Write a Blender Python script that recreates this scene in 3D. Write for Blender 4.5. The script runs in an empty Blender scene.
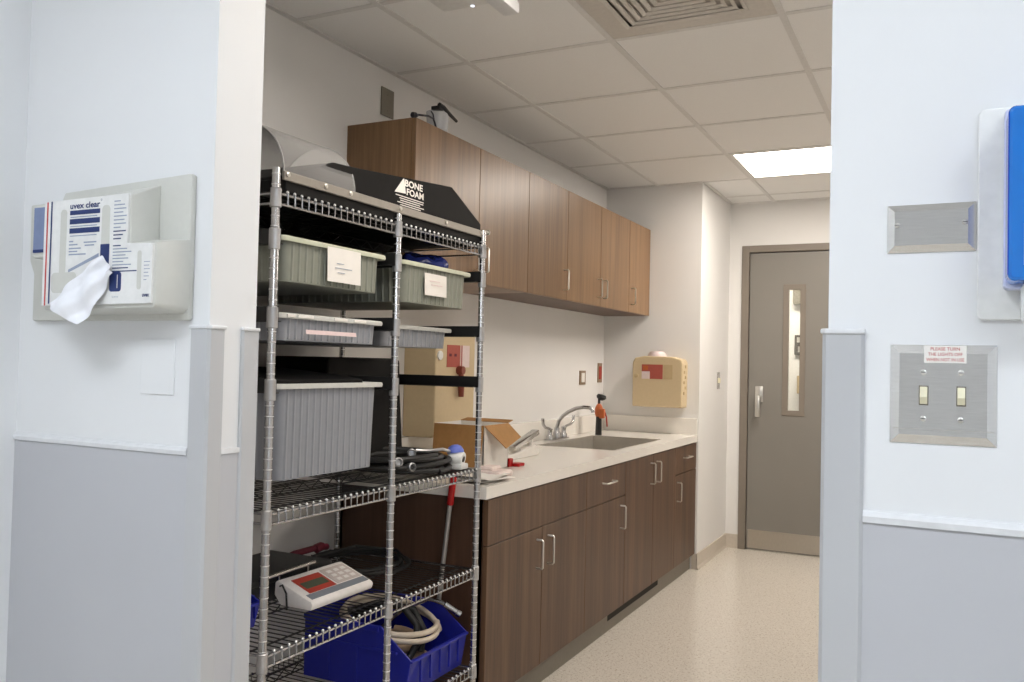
import bpy, bmesh, math, random
from mathutils import Vector, Matrix, Euler
random.seed(7)
PI = math.pi
scene = bpy.context.scene
COL = scene.collection

# ------------------------------------------------------------------ materials
def srgb(r, g, b):
    def f(c):
        c /= 255.0
        return c / 12.92 if c <= 0.04045 else ((c + 0.055) / 1.055) ** 2.4
    return (f(r), f(g), f(b), 1.0)

def mat(name, col, rough=0.5, metal=0.0, spec=0.5, noise=0.04, nscale=60.0, bump=0.0, trans=0.0, ior=1.45, alpha=1.0, stretch=(1, 1, 1), emit=None, es=0.0):
    """principled surface with a slight procedural tone variation (world-space noise) and optional bump"""
    m = bpy.data.materials.new(name)
    m.use_nodes = True
    nt = m.node_tree
    b = nt.nodes['Principled BSDF']
    b.inputs['Roughness'].default_value = rough
    b.inputs['Metallic'].default_value = metal
    b.inputs['Specular IOR Level'].default_value = spec
    b.inputs['Transmission Weight'].default_value = trans
    b.inputs['IOR'].default_value = ior
    b.inputs['Alpha'].default_value = alpha
    b.inputs['Base Color'].default_value = col
    if noise or bump:
        g = nt.nodes.new('ShaderNodeNewGeometry')
        mp = nt.nodes.new('ShaderNodeMapping')
        mp.inputs['Scale'].default_value = stretch
        nz = nt.nodes.new('ShaderNodeTexNoise')
        nz.inputs['Scale'].default_value = nscale
        nz.inputs['Detail'].default_value = 3
        nt.links.new(g.outputs['Position'], mp.inputs['Vector'])
        nt.links.new(mp.outputs['Vector'], nz.inputs['Vector'])
        if noise:
            r = nt.nodes.new('ShaderNodeValToRGB')
            r.color_ramp.elements[0].position = 0.3
            r.color_ramp.elements[1].position = 0.7
            r.color_ramp.elements[0].color = tuple(c * (1 - noise) for c in col[:3]) + (1,)
            r.color_ramp.elements[1].color = tuple(min(1, c * (1 + noise)) for c in col[:3]) + (1,)
            nt.links.new(nz.outputs['Fac'], r.inputs['Fac'])
            nt.links.new(r.outputs['Color'], b.inputs['Base Color'])
        if bump:
            bp = nt.nodes.new('ShaderNodeBump')
            bp.inputs['Strength'].default_value = bump
            bp.inputs['Distance'].default_value = 0.002
            nt.links.new(nz.outputs['Fac'], bp.inputs['Height'])
            nt.links.new(bp.outputs['Normal'], b.inputs['Normal'])
    if emit:
        b.inputs['Emission Color'].default_value = emit
        b.inputs['Emission Strength'].default_value = es
    return m

def wood(name, dark, mid, light, rough=0.38):
    """walnut laminate: fine vertical grain"""
    m = bpy.data.materials.new(name)
    m.use_nodes = True
    nt = m.node_tree
    b = nt.nodes['Principled BSDF']
    b.inputs['Roughness'].default_value = rough
    g = nt.nodes.new('ShaderNodeNewGeometry')
    mp = nt.nodes.new('ShaderNodeMapping'); mp.inputs['Scale'].default_value = (1, 1, 0.035)
    n1 = nt.nodes.new('ShaderNodeTexNoise'); n1.inputs['Scale'].default_value = 55; n1.inputs['Detail'].default_value = 5; n1.inputs['Roughness'].default_value = 0.65
    n2 = nt.nodes.new('ShaderNodeTexNoise'); n2.inputs['Scale'].default_value = 9; n2.inputs['Detail'].default_value = 2
    mx = nt.nodes.new('ShaderNodeMath'); mx.operation = 'MULTIPLY_ADD'; mx.inputs[1].default_value = 0.45
    ad = nt.nodes.new('ShaderNodeMath'); ad.operation = 'MULTIPLY'; ad.inputs[1].default_value = 0.55
    r = nt.nodes.new('ShaderNodeValToRGB')
    r.color_ramp.elements[0].position = 0.32; r.color_ramp.elements[0].color = dark
    r.color_ramp.elements[1].position = 0.68; r.color_ramp.elements[1].color = light
    e = r.color_ramp.elements.new(0.5); e.color = mid
    nt.links.new(g.outputs['Position'], mp.inputs['Vector'])
    nt.links.new(mp.outputs['Vector'], n1.inputs['Vector'])
    nt.links.new(mp.outputs['Vector'], n2.inputs['Vector'])
    nt.links.new(n1.outputs['Fac'], ad.inputs[0])
    nt.links.new(n2.outputs['Fac'], mx.inputs[0])
    nt.links.new(ad.outputs[0], mx.inputs[2])
    nt.links.new(mx.outputs[0], r.inputs['Fac'])
    nt.links.new(r.outputs['Color'], b.inputs['Base Color'])
    return m

def terrazzo(name, base, chips, rough):
    """speckled sheet floor: two sizes of chips in a pale base"""
    m = bpy.data.materials.new(name)
    m.use_nodes = True
    nt = m.node_tree
    b = nt.nodes['Principled BSDF']
    b.inputs['Roughness'].default_value = rough
    g = nt.nodes.new('ShaderNodeNewGeometry')
    last = None
    for i, (sc, cut, c) in enumerate(chips):
        v = nt.nodes.new('ShaderNodeTexNoise'); v.inputs['Scale'].default_value = sc; v.inputs['Detail'].default_value = 1
        r = nt.nodes.new('ShaderNodeValToRGB')
        r.color_ramp.elements[0].position = cut; r.color_ramp.elements[0].color = (0, 0, 0, 1)
        r.color_ramp.elements[1].position = cut + 0.05; r.color_ramp.elements[1].color = (1, 1, 1, 1)
        x = nt.nodes.new('ShaderNodeMix'); x.data_type = 'RGBA'
        nt.links.new(g.outputs['Position'], v.inputs['Vector'])
        nt.links.new(v.outputs['Fac'], r.inputs['Fac'])
        nt.links.new(r.outputs['Color'], x.inputs['Factor'])
        if last is None: x.inputs['A'].default_value = base
        else: nt.links.new(last.outputs['Result'], x.inputs['A'])
        x.inputs['B'].default_value = c
        last = x
    nt.links.new(last.outputs['Result'], b.inputs['Base Color'])
    return m

def emission(name, col, s):
    m = bpy.data.materials.new(name)
    m.use_nodes = True
    nt = m.node_tree
    nt.nodes.remove(nt.nodes['Principled BSDF'])
    e = nt.nodes.new('ShaderNodeEmission')
    e.inputs['Color'].default_value = col; e.inputs['Strength'].default_value = s
    nt.links.new(e.outputs[0], nt.nodes['Material Output'].inputs['Surface'])
    return m

def clear(name, tint, rough, opacity, rim):
    """thin clear plastic sheet: see-through face-on, denser and glossy towards grazing"""
    m = bpy.data.materials.new(name)
    m.use_nodes = True
    nt = m.node_tree
    b = nt.nodes['Principled BSDF']
    b.inputs['Base Color'].default_value = tint
    b.inputs['Roughness'].default_value = rough
    t = nt.nodes.new('ShaderNodeBsdfTransparent')
    lw = nt.nodes.new('ShaderNodeLayerWeight'); lw.inputs['Blend'].default_value = 0.35
    mr = nt.nodes.new('ShaderNodeMapRange'); mr.inputs['To Min'].default_value = opacity; mr.inputs['To Max'].default_value = rim
    mx = nt.nodes.new('ShaderNodeMixShader')
    nt.links.new(lw.outputs['Facing'], mr.inputs['Value'])
    nt.links.new(mr.outputs['Result'], mx.inputs['Fac'])
    nt.links.new(t.outputs[0], mx.inputs[1]); nt.links.new(b.outputs[0], mx.inputs[2])
    nt.links.new(mx.outputs[0], nt.nodes['Material Output'].inputs['Surface'])
    return m

PAINT = mat('wall_paint', (0.78, 0.77, 0.755, 1), 0.6, noise=0.012, nscale=3, bump=0.03)
PAINT2 = mat('exam_room_paint', (0.78, 0.79, 0.80, 1), 0.55, noise=0.012, nscale=3, bump=0.03)
TILE = mat('ceiling_tile', (0.86, 0.855, 0.845, 1), 0.9, noise=0.03, nscale=400, bump=0.15)
TBAR = mat('ceiling_grid_metal', (0.72, 0.71, 0.695, 1), 0.5)
FLOOR = terrazzo('speckled_floor', srgb(212, 205, 194), [(85, 0.61, srgb(188, 177, 162)), (150, 0.64, srgb(150, 137, 124)), (70, 0.64, srgb(222, 215, 204))], 0.22)
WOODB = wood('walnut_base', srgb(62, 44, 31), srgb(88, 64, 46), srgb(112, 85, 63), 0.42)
WOODU = wood('walnut_upper_lit', srgb(104, 77, 51), srgb(126, 96, 66), srgb(146, 114, 82), 0.33)  # same walnut, lightened in colour as the better-lit upper units look
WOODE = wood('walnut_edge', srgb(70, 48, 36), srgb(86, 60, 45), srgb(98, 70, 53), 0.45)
STONE = mat('white_solid_surface', srgb(234, 230, 223), 0.18, noise=0.02, nscale=250)
CHROME = mat('chrome', (0.50, 0.50, 0.51, 1), 0.22, 1.0, noise=0.02)
WIRE = mat('shelf_wire_shaded', (0.10, 0.10, 0.105, 1), 0.35, 1.0, noise=0.02)
RINGM = mat('groove_glint', (0.74, 0.74, 0.75, 1), 0.45, 0.6, noise=0.02)
SLEEVE = mat('post_sleeve', (0.50, 0.50, 0.51, 1), 0.42, 0.85, noise=0.03)
BEAD = mat('wire_end', (0.80, 0.80, 0.80, 1), 0.35, 0.6, noise=0.02)
STEEL = mat('brushed_steel', (0.68, 0.67, 0.65, 1), 0.27, 1.0, noise=0.05, nscale=40, stretch=(1, 1, 14))
SINKST = mat('sink_steel', (0.50, 0.47, 0.42, 1), 0.42, 0.55, noise=0.05, nscale=20)
NICKEL = mat('satin_nickel', (0.70, 0.68, 0.64, 1), 0.3, 1.0, noise=0.02)
BLACK = mat('black_plastic', (0.012, 0.012, 0.013, 1), 0.45)
FOAM = mat('black_coated_foam', (0.006, 0.0055, 0.0055, 1), 0.62, spec=0.2, noise=0.15, nscale=40, bump=0.1)
RUBBER = mat('black_rubber', (0.018, 0.018, 0.018, 1), 0.5)
BINGREEN = mat('grey_green_tote_plastic', srgb(134, 136, 125), 0.5, noise=0.03)
BINGREY = mat('grey_tote_plastic', srgb(140, 142, 148), 0.42, noise=0.03)
RIMG = mat('pale_green_rim', srgb(196, 199, 178), 0.45)
RIMW = mat('pale_grey_rim', srgb(198, 198, 194), 0.45)
PAPER = mat('white_paper', srgb(232, 228, 222), 0.8, noise=0.03, nscale=20)
PAPERP = mat('pinkish_label', srgb(222, 200, 200), 0.8)
RAILM = mat('grey_anodised_rail', srgb(150, 144, 136), 0.45, 0.3)
BLUEBIN = mat('blue_bin_plastic', srgb(30, 38, 150), 0.38, noise=0.04)
HOSE = mat('beige_hose', srgb(214, 200, 182), 0.5)
GREYD = mat('grey_door_paint', srgb(130, 126, 120), 0.42, noise=0.015, nscale=5)
GREYF = mat('grey_frame_paint', srgb(128, 119, 109), 0.42, noise=0.015, nscale=5)
KICK = mat('kick_plate_steel', (0.52, 0.48, 0.42, 1), 0.3, 1.0, noise=0.05, nscale=30, stretch=(14, 1, 1))
BASEB = mat('cove_base_vinyl', srgb(200, 191, 178), 0.5)
TOEB = mat('toe_kick_vinyl', srgb(128, 122, 112), 0.5)
WAINS = mat('wainscot_vinyl', srgb(188, 189, 193), 0.5, noise=0.01, nscale=4, bump=0.05)
GUARD = mat('corner_guard_vinyl', srgb(188, 189, 191), 0.45, noise=0.01, nscale=4)
GUARDC = mat('guard_cap_white', srgb(222, 223, 225), 0.4)
BEIGE = mat('beige_box_plastic', srgb(206, 186, 150), 0.45, noise=0.02)
BEIGED = mat('beige_box_side_plastic', srgb(190, 168, 130), 0.5, noise=0.02)
RED = mat('red_print', srgb(178, 62, 48), 0.6)
REDF = mat('faded_red_print', srgb(172, 84, 72), 0.6)
KEYM = mat('brown_red_tag', srgb(130, 64, 50), 0.5)
REDL = mat('red_grip_plastic', srgb(196, 22, 24), 0.4)
ORANGE = mat('orange_plastic', srgb(186, 96, 48), 0.4)
CARD = mat('cardboard', srgb(172, 128, 78), 0.8, noise=0.06, nscale=40)
WHITE = mat('white_plastic', srgb(226, 226, 224), 0.4)
CREAMSW = mat('ivory_toggle', srgb(232, 226, 196), 0.4)
HOLD = mat('putty_grey_holder', srgb(203, 203, 196), 0.45, noise=0.015)
HOLDD = mat('holder_slot_grey', srgb(150, 151, 146), 0.5)
NAVY = mat('navy_print', srgb(34, 52, 104), 0.6)
GREYP = mat('grey_print', srgb(150, 160, 180), 0.6)
REDS = mat('red_stripe', srgb(196, 70, 66), 0.6)
POCKET = mat('blue_grey_pack', srgb(120, 134, 168), 0.5)
TISSUE = mat('tissue', srgb(236, 237, 242), 0.85, noise=0.02, nscale=80)
BLUECOV = mat('translucent_blue_cover', srgb(44, 136, 232), 0.10, noise=0.02, trans=0.3)
BLUED = mat('dark_blue_edge', srgb(20, 66, 178), 0.15)
LILAC = mat('pale_lilac_plastic', srgb(206, 212, 238), 0.35)
OFFW = mat('off_white_plate', srgb(232, 233, 231), 0.45)
GLASS = clear('door_glass', (0.9, 0.95, 0.92, 1), 0.05, 0.06, 0.5)
ARCH = clear('clear_acrylic', (0.34, 0.335, 0.33, 1), 0.16, 0.14, 0.95)
ARCHE = clear('acrylic_edge', (0.45, 0.44, 0.43, 1), 0.2, 0.7, 0.95)
JUG = clear('clear_jug', (0.72, 0.74, 0.78, 1), 0.2, 0.45, 0.9)
BAG = mat('blue_plastic_bag', srgb(32, 42, 100), 0.25, noise=0.2, nscale=30)
DARKRED = mat('dark_red_cable', srgb(96, 18, 38), 0.5)
LCD = mat('lcd_glass', srgb(92, 100, 84), 0.2)
SCALEG = mat('scale_grey_band', srgb(128, 134, 142), 0.5)
SCALEW = mat('scale_white', srgb(240, 235, 231), 0.45)
KEYS = mat('scale_keypad', srgb(208, 196, 190), 0.5)
BLUECAP = mat('periwinkle_cap', srgb(104, 120, 206), 0.5)
OUTLET = mat('outlet_steel', srgb(150, 128, 104), 0.4, 0.5)
REDREC = mat('red_receptacle', srgb(168, 52, 36), 0.5)
PLATEG = mat('grey_wall_plate', srgb(128, 122, 110), 0.5)
PINKLID = mat('pinkish_lid', srgb(226, 208, 206), 0.3)
VENTM = mat('vent_paint', srgb(206, 201, 194), 0.5)
GAPSHADE = mat('gap_shade', (0.02, 0.018, 0.016, 1), 0.8)  # near-black that puts the shade of gaps into colour
WARM = (1.0, 0.915, 0.82, 1)
COOL = (0.868, 0.928, 1.0, 1)
LAMP = emission('interior_diffuser', WARM, 19.0)
LAMP2 = emission('entrance_diffuser', WARM, 11.5)
LAMPN = emission('exam_room_diffuser', COOL, 15.0)
LAMPC = emission('corridor_diffuser', (1, 0.93, 0.78, 1), 22.0)
LED = emission('led', (0.8, 0.85, 1, 1), 2.0)

# ------------------------------------------------------------------ mesh builder
class M:
    def __init__(s):
        s.bm = bmesh.new()
        s.mats = []
        s.cur = 0
    def use(s, m):
        if m not in s.mats: s.mats.append(m)
        s.cur = s.mats.index(m)
        return s
    def _add(s, t, mtx=None):
        if mtx is not None: bmesh.ops.transform(t, matrix=mtx, verts=t.verts)
        for f in t.faces: f.material_index = s.cur
        me = bpy.data.meshes.new('tmp'); t.to_mesh(me); t.free()
        s.bm.from_mesh(me); bpy.data.meshes.remove(me)
        return s
    def box(s, x0, x1, y0, y1, z0, z1, bev=0.0, seg=2, mtx=None):
        t = bmesh.new()
        bmesh.ops.create_cube(t, size=1)
        for v in t.verts:
            v.co = Vector(((x0 + x1) / 2 + v.co.x * (x1 - x0), (y0 + y1) / 2 + v.co.y * (y1 - y0), (z0 + z1) / 2 + v.co.z * (z1 - z0)))
        if bev: bmesh.ops.bevel(t, geom=list(t.edges), offset=bev, segments=seg, affect='EDGES', profile=0.5)
        return s._add(t, mtx)
    def prism(s, poly, axis, a, b, bev=0.0, mtx=None):
        """extrude a 2D polygon along an axis; poly in the other two axes in xyz order"""
        t = bmesh.new()
        def P(p, c):
            return {'X': (c, p[0], p[1]), 'Y': (p[0], c, p[1]), 'Z': (p[0], p[1], c)}[axis]
        A = [t.verts.new(P(p, a)) for p in poly]; B = [t.verts.new(P(p, b)) for p in poly]
        n = len(poly)
        t.faces.new(A); t.faces.new(B[::-1])
        for i in range(n): t.faces.new((A[i], B[i], B[(i + 1) % n], A[(i + 1) % n]))
        bmesh.ops.recalc_face_normals(t, faces=t.faces)
        if bev: bmesh.ops.bevel(t, geom=list(t.edges), offset=bev, segments=2, affect='EDGES', profile=0.5)
        return s._add(t, mtx)
    def cyl(s, p0, p1, r0, r1=None, seg=16):
        return s.tube([p0, p1], r0, seg, r1=r1)
    def tube(s, pts, r, seg=8, closed=False, r1=None, caps=True):
        pts = [Vector(p) for p in pts]
        t = bmesh.new(); n = len(pts); rings = []
        prev = None
        for i, p in enumerate(pts):
            if closed: d = pts[(i + 1) % n] - pts[i - 1]
            else: d = pts[min(i + 1, n - 1)] - pts[max(i - 1, 0)]
            d.normalize()
            if prev is None:
                u = d.orthogonal().normalized()
            else:
                u = (prev - d * prev.dot(d))
                u = u.normalized() if u.length > 1e-6 else d.orthogonal().normalized()
            prev = u; w = d.cross(u)
            rr = r if r1 is None else r + (r1 - r) * i / max(1, n - 1)
            rings.append([t.verts.new(p + (u * math.cos(2 * PI * k / seg) + w * math.sin(2 * PI * k / seg)) * rr) for k in range(seg)])
        for i in range(n if closed else n - 1):
            a, b = rings[i], rings[(i + 1) % n]
            for k in range(seg): t.faces.new((a[k], a[(k + 1) % seg], b[(k + 1) % seg], b[k]))
        if not closed and caps:
            t.faces.new(rings[0][::-1]); t.faces.new(rings[-1])
        bmesh.ops.recalc_face_normals(t, faces=t.faces)
        return s._add(t)
    def lathe(s, prof, origin=(0, 0, 0), axis=(0, 0, 1), seg=20):
        """prof: list of (radius, height) along the axis"""
        t = bmesh.new(); rings = []
        for r, h in prof:
            if r < 1e-6: rings.append([t.verts.new((0, 0, h))])
            else: rings.append([t.verts.new((r * math.cos(2 * PI * k / seg), r * math.sin(2 * PI * k / seg), h)) for k in range(seg)])
        for a, b in zip(rings, rings[1:]):
            for k in range(seg):
                k2 = (k + 1) % seg
                if len(a) == 1 and len(b) == 1: continue
                if len(a) == 1: t.faces.new((a[0], b[k], b[k2]))
                elif len(b) == 1: t.faces.new((a[k], a[k2], b[0]))
                else: t.faces.new((a[k], a[k2], b[k2], b[k]))
        if len(rings[0]) > 1: t.faces.new(rings[0][::-1])
        if len(rings[-1]) > 1: t.faces.new(rings[-1])
        bmesh.ops.recalc_face_normals(t, faces=t.faces)
        q = Vector((0, 0, 1)).rotation_difference(Vector(axis).normalized())
        return s._add(t, Matrix.Translation(origin) @ q.to_matrix().to_4x4())
    def ball(s, c, r, sub=1):
        t = bmesh.new(); bmesh.ops.create_icosphere(t, subdivisions=sub, radius=r)
        return s._add(t, Matrix.Translation(c))
    def quad(s, *pts):
        t = bmesh.new(); t.faces.new([t.verts.new(p) for p in pts]); return s._add(t)
    def grid(s, fn, nu, nv):
        t = bmesh.new()
        V = [[t.verts.new(fn(i / nu, j / nv)) for j in range(nv + 1)] for i in range(nu + 1)]
        for i in range(nu):
            for j in range(nv): t.faces.new((V[i][j], V[i + 1][j], V[i + 1][j + 1], V[i][j + 1]))
        return s._add(t)
    def mesh(s, me, mtx):
        t = bmesh.new(); t.from_mesh(me); return s._add(t, mtx)
    def text(s, body, w, h, origin, face='-Y', bold=0.0):
        """lettering fitted to w x h, origin = its lower left corner, facing -Y or +X"""
        cu = bpy.data.curves.new('txt', 'FONT'); cu.body = body; cu.size = 1; cu.extrude = 0.0; cu.offset = bold
        cu.resolution_u = 3
        ob = bpy.data.objects.new('txt', cu); COL.objects.link(ob)
        dg = bpy.context.evaluated_depsgraph_get()
        me = bpy.data.meshes.new_from_object(ob.evaluated_get(dg))
        bpy.data.objects.remove(ob); bpy.data.curves.remove(cu)
        xs = [v.co.x for v in me.vertices]; ys = [v.co.y for v in me.vertices]
        x0, x1, y0, y1 = min(xs), max(xs), min(ys), max(ys)
        S = Matrix.Diagonal((w / (x1 - x0), h / (y1 - y0), 1, 1)) @ Matrix.Translation((-x0, -y0, 0))
        R = Euler((PI / 2, 0, 0)).to_matrix().to_4x4() if face == '-Y' else Euler((PI / 2, 0, PI / 2)).to_matrix().to_4x4()
        s.mesh(me, Matrix.Translation(origin) @ R @ S); bpy.data.meshes.remove(me)
        return s

def root_loc(o):
    while o.parent is not None: o = o.parent
    return o.location.copy()

def link(name, m, material=None, parent=None, smooth=False, kind=None, label=None, origin=None):
    """one mesh object; parts keep their thing's origin"""
    me = bpy.data.meshes.new(name)
    if origin is None:
        if parent is not None: origin = root_loc(parent)
        else:
            xs = [v.co for v in m.bm.verts]
            lo = [min(v[i] for v in xs) for i in range(3)]; hi = [max(v[i] for v in xs) for i in range(3)]
            origin = Vector(((lo[0] + hi[0]) / 2, (lo[1] + hi[1]) / 2, lo[2]))
    origin = Vector(origin)
    bmesh.ops.translate(m.bm, verts=m.bm.verts, vec=-origin)
    m.bm.to_mesh(me); m.bm.free()
    mats = m.mats or [material]
    for x in mats: me.materials.append(x)
    if smooth:
        me.polygons.foreach_set('use_smooth', [True] * len(me.polygons))
        try: me.set_sharp_from_angle(angle=math.radians(38))
        except Exception: pass
    me.update()
    o = bpy.data.objects.new(name, me); COL.objects.link(o)
    if parent is not None: o.parent = parent
    else: o.location = origin
    if kind: o['kind'] = kind
    if label: o['label'] = label
    return o

def tag(o, label, cat, group=None):
    o['label'] = label; o['category'] = cat
    if group: o['group'] = group
    return o

def thing(name, label, cat, loc, group=None):
    o = bpy.data.objects.new(name, None); COL.objects.link(o)
    o.empty_display_size = 0.05
    o.location = loc
    return tag(o, label, cat, group)

def struct(name, m, material=None, parent=None, smooth=False):
    return link(name, m, material, parent, smooth, kind=None if parent else 'structure')

def arc(c, r, a0, a1, n, plane='XZ'):
    out = []
    for i in range(n + 1):
        a = a0 + (a1 - a0) * i / n
        u, v = r * math.cos(a), r * math.sin(a)
        out.append({'XZ': (c[0] + u, c[1], c[2] + v), 'YZ': (c[0], c[1] + u, c[2] + v), 'XY': (c[0] + u, c[1] + v, c[2])}[plane])
    return out

# ------------------------------------------------------------------ camera
f_px = 866.15
yaw, pitch, roll = 0.466, 0.0254, -0.0226
H = 1.2993
fw = Vector((-math.sin(yaw) * math.cos(pitch), math.cos(yaw) * math.cos(pitch), math.sin(pitch)))
rt = Vector((math.cos(yaw), math.sin(yaw), 0)); up = rt.cross(fw)
R = math.cos(roll) * rt - math.sin(roll) * up; U = math.cos(roll) * up + math.sin(roll) * rt
cd = bpy.data.cameras.new('camera'); cam = bpy.data.objects.new('camera', cd); COL.objects.link(cam)
cd.sensor_fit = 'HORIZONTAL'; cd.sensor_width = 36.0; cd.lens = f_px * 36.0 / 1024.0
cd.clip_start = 0.02; cd.clip_end = 60
mw = Matrix((R, U, -fw)).transposed().to_4x4(); mw.translation = (0, 0, H)
cam.matrix_world = mw
scene.camera = cam

# ------------------------------------------------------------------ room geometry
XW, XU, XF, XC = -2.0908, -1.7734, -1.4406, -1.4351    # left wall, upper fronts, base fronts, worktop edge
YB, YD, XJ = 5.548, 6.36, -1.4295                       # end wall, door wall, return wall
HC = 2.4977
YN, YN2, XL, XR = 1.2297, 1.3545, -1.272, -0.1431       # near wall faces, opening edges
XSIDE = -1.845
XRM = 1.05

struct('floor', M().box(-2.6, 2.0, -2.7, 9.0, -0.05, 0.0), FLOOR)
# ceiling of the workroom: lay-in tiles in a T-bar grid
m = M().use(TILE)
xm0, ta, ym0, tb = -1.7292, 0.61, 2.3719, 0.6207
xs = [XW] + [xm0 + i * ta for i in range(0, 5)] + [XRM]
ys = [YN2] + [ym0 + j * tb for j in range(-1, 5)] + [YB] + [ym0 + 6 * tb, YD]
bar = 0.012
for i in range(len(xs) - 1):
    for j in range(len(ys) - 1):
        if ys[j] >= YB - 0.01 and xs[i + 1] < XJ - 0.01: continue
        x0 = max(xs[i], XJ) if ys[j] >= YB - 0.01 else xs[i]
        if abs(xs[i] - (xm0 + ta)) < 0.01 and abs(ys[j] - (ym0 + 4 * tb)) < 0.01: continue     # light panels sit here
        if abs(xs[i] - (xm0 + 2 * ta)) < 0.01 and abs(ys[j] - (ym0 + 4 * tb)) < 0.01: continue
        if abs(ys[j] - (ym0 - tb)) < 0.01 and (abs(xs[i] - (xm0 + ta)) < 0.01 or abs(xs[i] - (xm0 + 2 * ta)) < 0.01): continue
        if abs(xs[i] - (xm0 + ta)) < 0.01 and abs(ys[j] - ym0) < 0.01: continue                # supply vent
        m.box(x0, xs[i + 1], ys[j], ys[j + 1], HC + 0.004, HC + 0.02)
m.use(TBAR)
for i, x in enumerate(xs[1:-1]):
    y_end = YB if x < XJ else YD
    if abs(x - (xm0 + 2 * ta)) < 0.01:      # interrupted by the two panel lights
        spans = [(YN2, ym0 - tb), (ym0, ym0 + 4 * tb), (YB, y_end)]
    else: spans = [(YN2, y_end)]
    for a, b in spans: m.box(x - bar, x + bar, a, b, HC, HC + 0.012)
for y in ys[1:-1]: m.box(XW if y <= YB + 0.001 else XJ, XRM, y - bar, y + bar, HC + 0.001, HC + 0.012)
for a in ((XW, XW + 0.022, YN2, YB), (XW, XJ, YB - 0.022, YB), (XJ, XJ + 0.022, YB, YD), (XJ, XRM, YD - 0.022, YD)):
    m.box(*a, HC - 0.001, HC + 0.012)
struct('ceiling', m)
struct('ceiling_exam_room', M().box(-2.2, 1.8, -2.7, YN, 2.62, 2.70), TILE)
struct('wall_left', M().box(XW - 0.1, XW, YN2, YB + 0.1, 0, 2.7), PAINT)
struct('wall_end', M().box(XW, XJ, YB, YD + 0.1, 0, 2.7), PAINT)
m = M()
m.box(XJ, -1.339, YD, YD + 0.12, 0, 2.7); m.box(-0.32, XRM + 0.1, YD, YD + 0.12, 0, 2.7); m.box(-1.339, -0.32, YD, YD + 0.12, 2.186, 2.7)
struct('wall_back', m, PAINT)
struct('wall_right', M().box(XRM, XRM + 0.1, YN2, YD + 0.12, 0, 2.7), PAINT)
m = M()
m.box(XW - 0.1, XL, YN, YN2, 0, 2.7)
struct('wall_near_left', m, PAINT2)
struct('wall_near_right', M().box(XR, 1.8, YN, YN2, 0, 2.7), PAINT2)
struct('wall_near_top', M().box(XL, XR, YN, YN2, 2.36, 2.7), PAINT2)
struct('wall_side', M().box(XSIDE - 0.1, XSIDE, -2.7, YN, 0, 2.7), PAINT2)
struct('wall_far_right', M().box(1.7, 1.8, -2.7, YN, 0, 2.7), PAINT2)
struct('wall_behind', M().box(XSIDE, 1.7, -2.8, -2.7, 0, 2.7), PAINT2)
# cove base on the return and the door wall
m = M()
m.prism([(XJ, 0.0), (XJ + 0.014, 0.0), (XJ + 0.006, 0.02), (XJ + 0.005, 0.098), (XJ, 0.102)], 'Y', YB - 0.005, YD)
m.box(XJ - 0.03, XJ + 0.005, YB - 0.005, YB, 0, 0.1)
struct('baseboard_left', m, BASEB)
m = M(); m.box(XJ, -1.339, YD - 0.006, YD, 0, 0.1)
struct('baseboard_back', m, BASEB)

# wainscot, rails and corner guards on the near wall
ZR = 1.112
struct('trim_1', M().box(XSIDE, XL - 0.044, YN - 0.0025, YN, 0, ZR), WAINS)
struct('trim_2', M().prism([(YN, ZR - 0.006), (YN - 0.006, ZR - 0.006), (YN - 0.007, ZR + 0.002), (YN - 0.004, ZR + 0.008), (YN, ZR + 0.01)], 'X', XSIDE, XL - 0.046), GUARDC)
struct('trim_3', M().box(XR + 0.044, 1.7, YN - 0.0025, YN, 0, ZR - 0.004), WAINS)
struct('trim_4', M().prism([(YN, ZR - 0.010), (YN - 0.006, ZR - 0.010), (YN - 0.007, ZR - 0.002), (YN - 0.004, ZR + 0.004), (YN, ZR + 0.006)], 'X', XR + 0.046, 1.7), GUARDC)
struct('trim_5', M().box(XL, XL + 0.0025, YN + 0.035, YN2 - 0.04, 0, ZR), WAINS)
struct('trim_6', M().box(XL, XL + 0.005, YN + 0.035, YN2 - 0.04, ZR - 0.004, ZR + 0.006), GUARDC)
def guard(name, x, y, sx, sy, wx, wy, ztop):
    """L-shaped corner guard with a moulded cap; x, y = wall corner, sx, sy = outward directions"""
    t = 0.007
    m = M().use(GUARD)
    ex, ey = x + sx * t, y + sy * t
    pts = [(x - sx * wx, y), (x - sx * wx, y + sy * t * 0.5), (x - sx * (wx - 0.004), ey), (x + sx * t * 0.3, ey), (ex, y + sy * t * 0.3), (ex, y - sy * (wy - 0.004)), (x + sx * t * 0.5, y - sy * wy), (x, y - sy * wy), (x, y)]
    m.prism(pts, 'Z', 0.0, ztop)
    m.use(GUARDC)
    t2 = 0.010
    ex, ey = x + sx * t2, y + sy * t2
    pts = [(x - sx * (wx + 0.001), y), (x - sx * (wx + 0.001), ey), (x + sx * t2 * 0.3, ey), (ex, y + sy * t2 * 0.3), (ex, y - sy * (wy + 0.001)), (x, y - sy * (wy + 0.001)), (x, y)]
    m.prism(pts, 'Z', ztop, ztop + 0.007, bev=0.002)
    return struct(name, m)
guard('trim_7', XL, YN, 1, -1, 0.045, 0.036, 1.352)
guard('trim_8', XL, YN2, 1, 1, 0.045, 0.042, 1.352)
guard('trim_9', XR, YN, -1, -1, 0.046, 0.046, 1.348)

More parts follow.
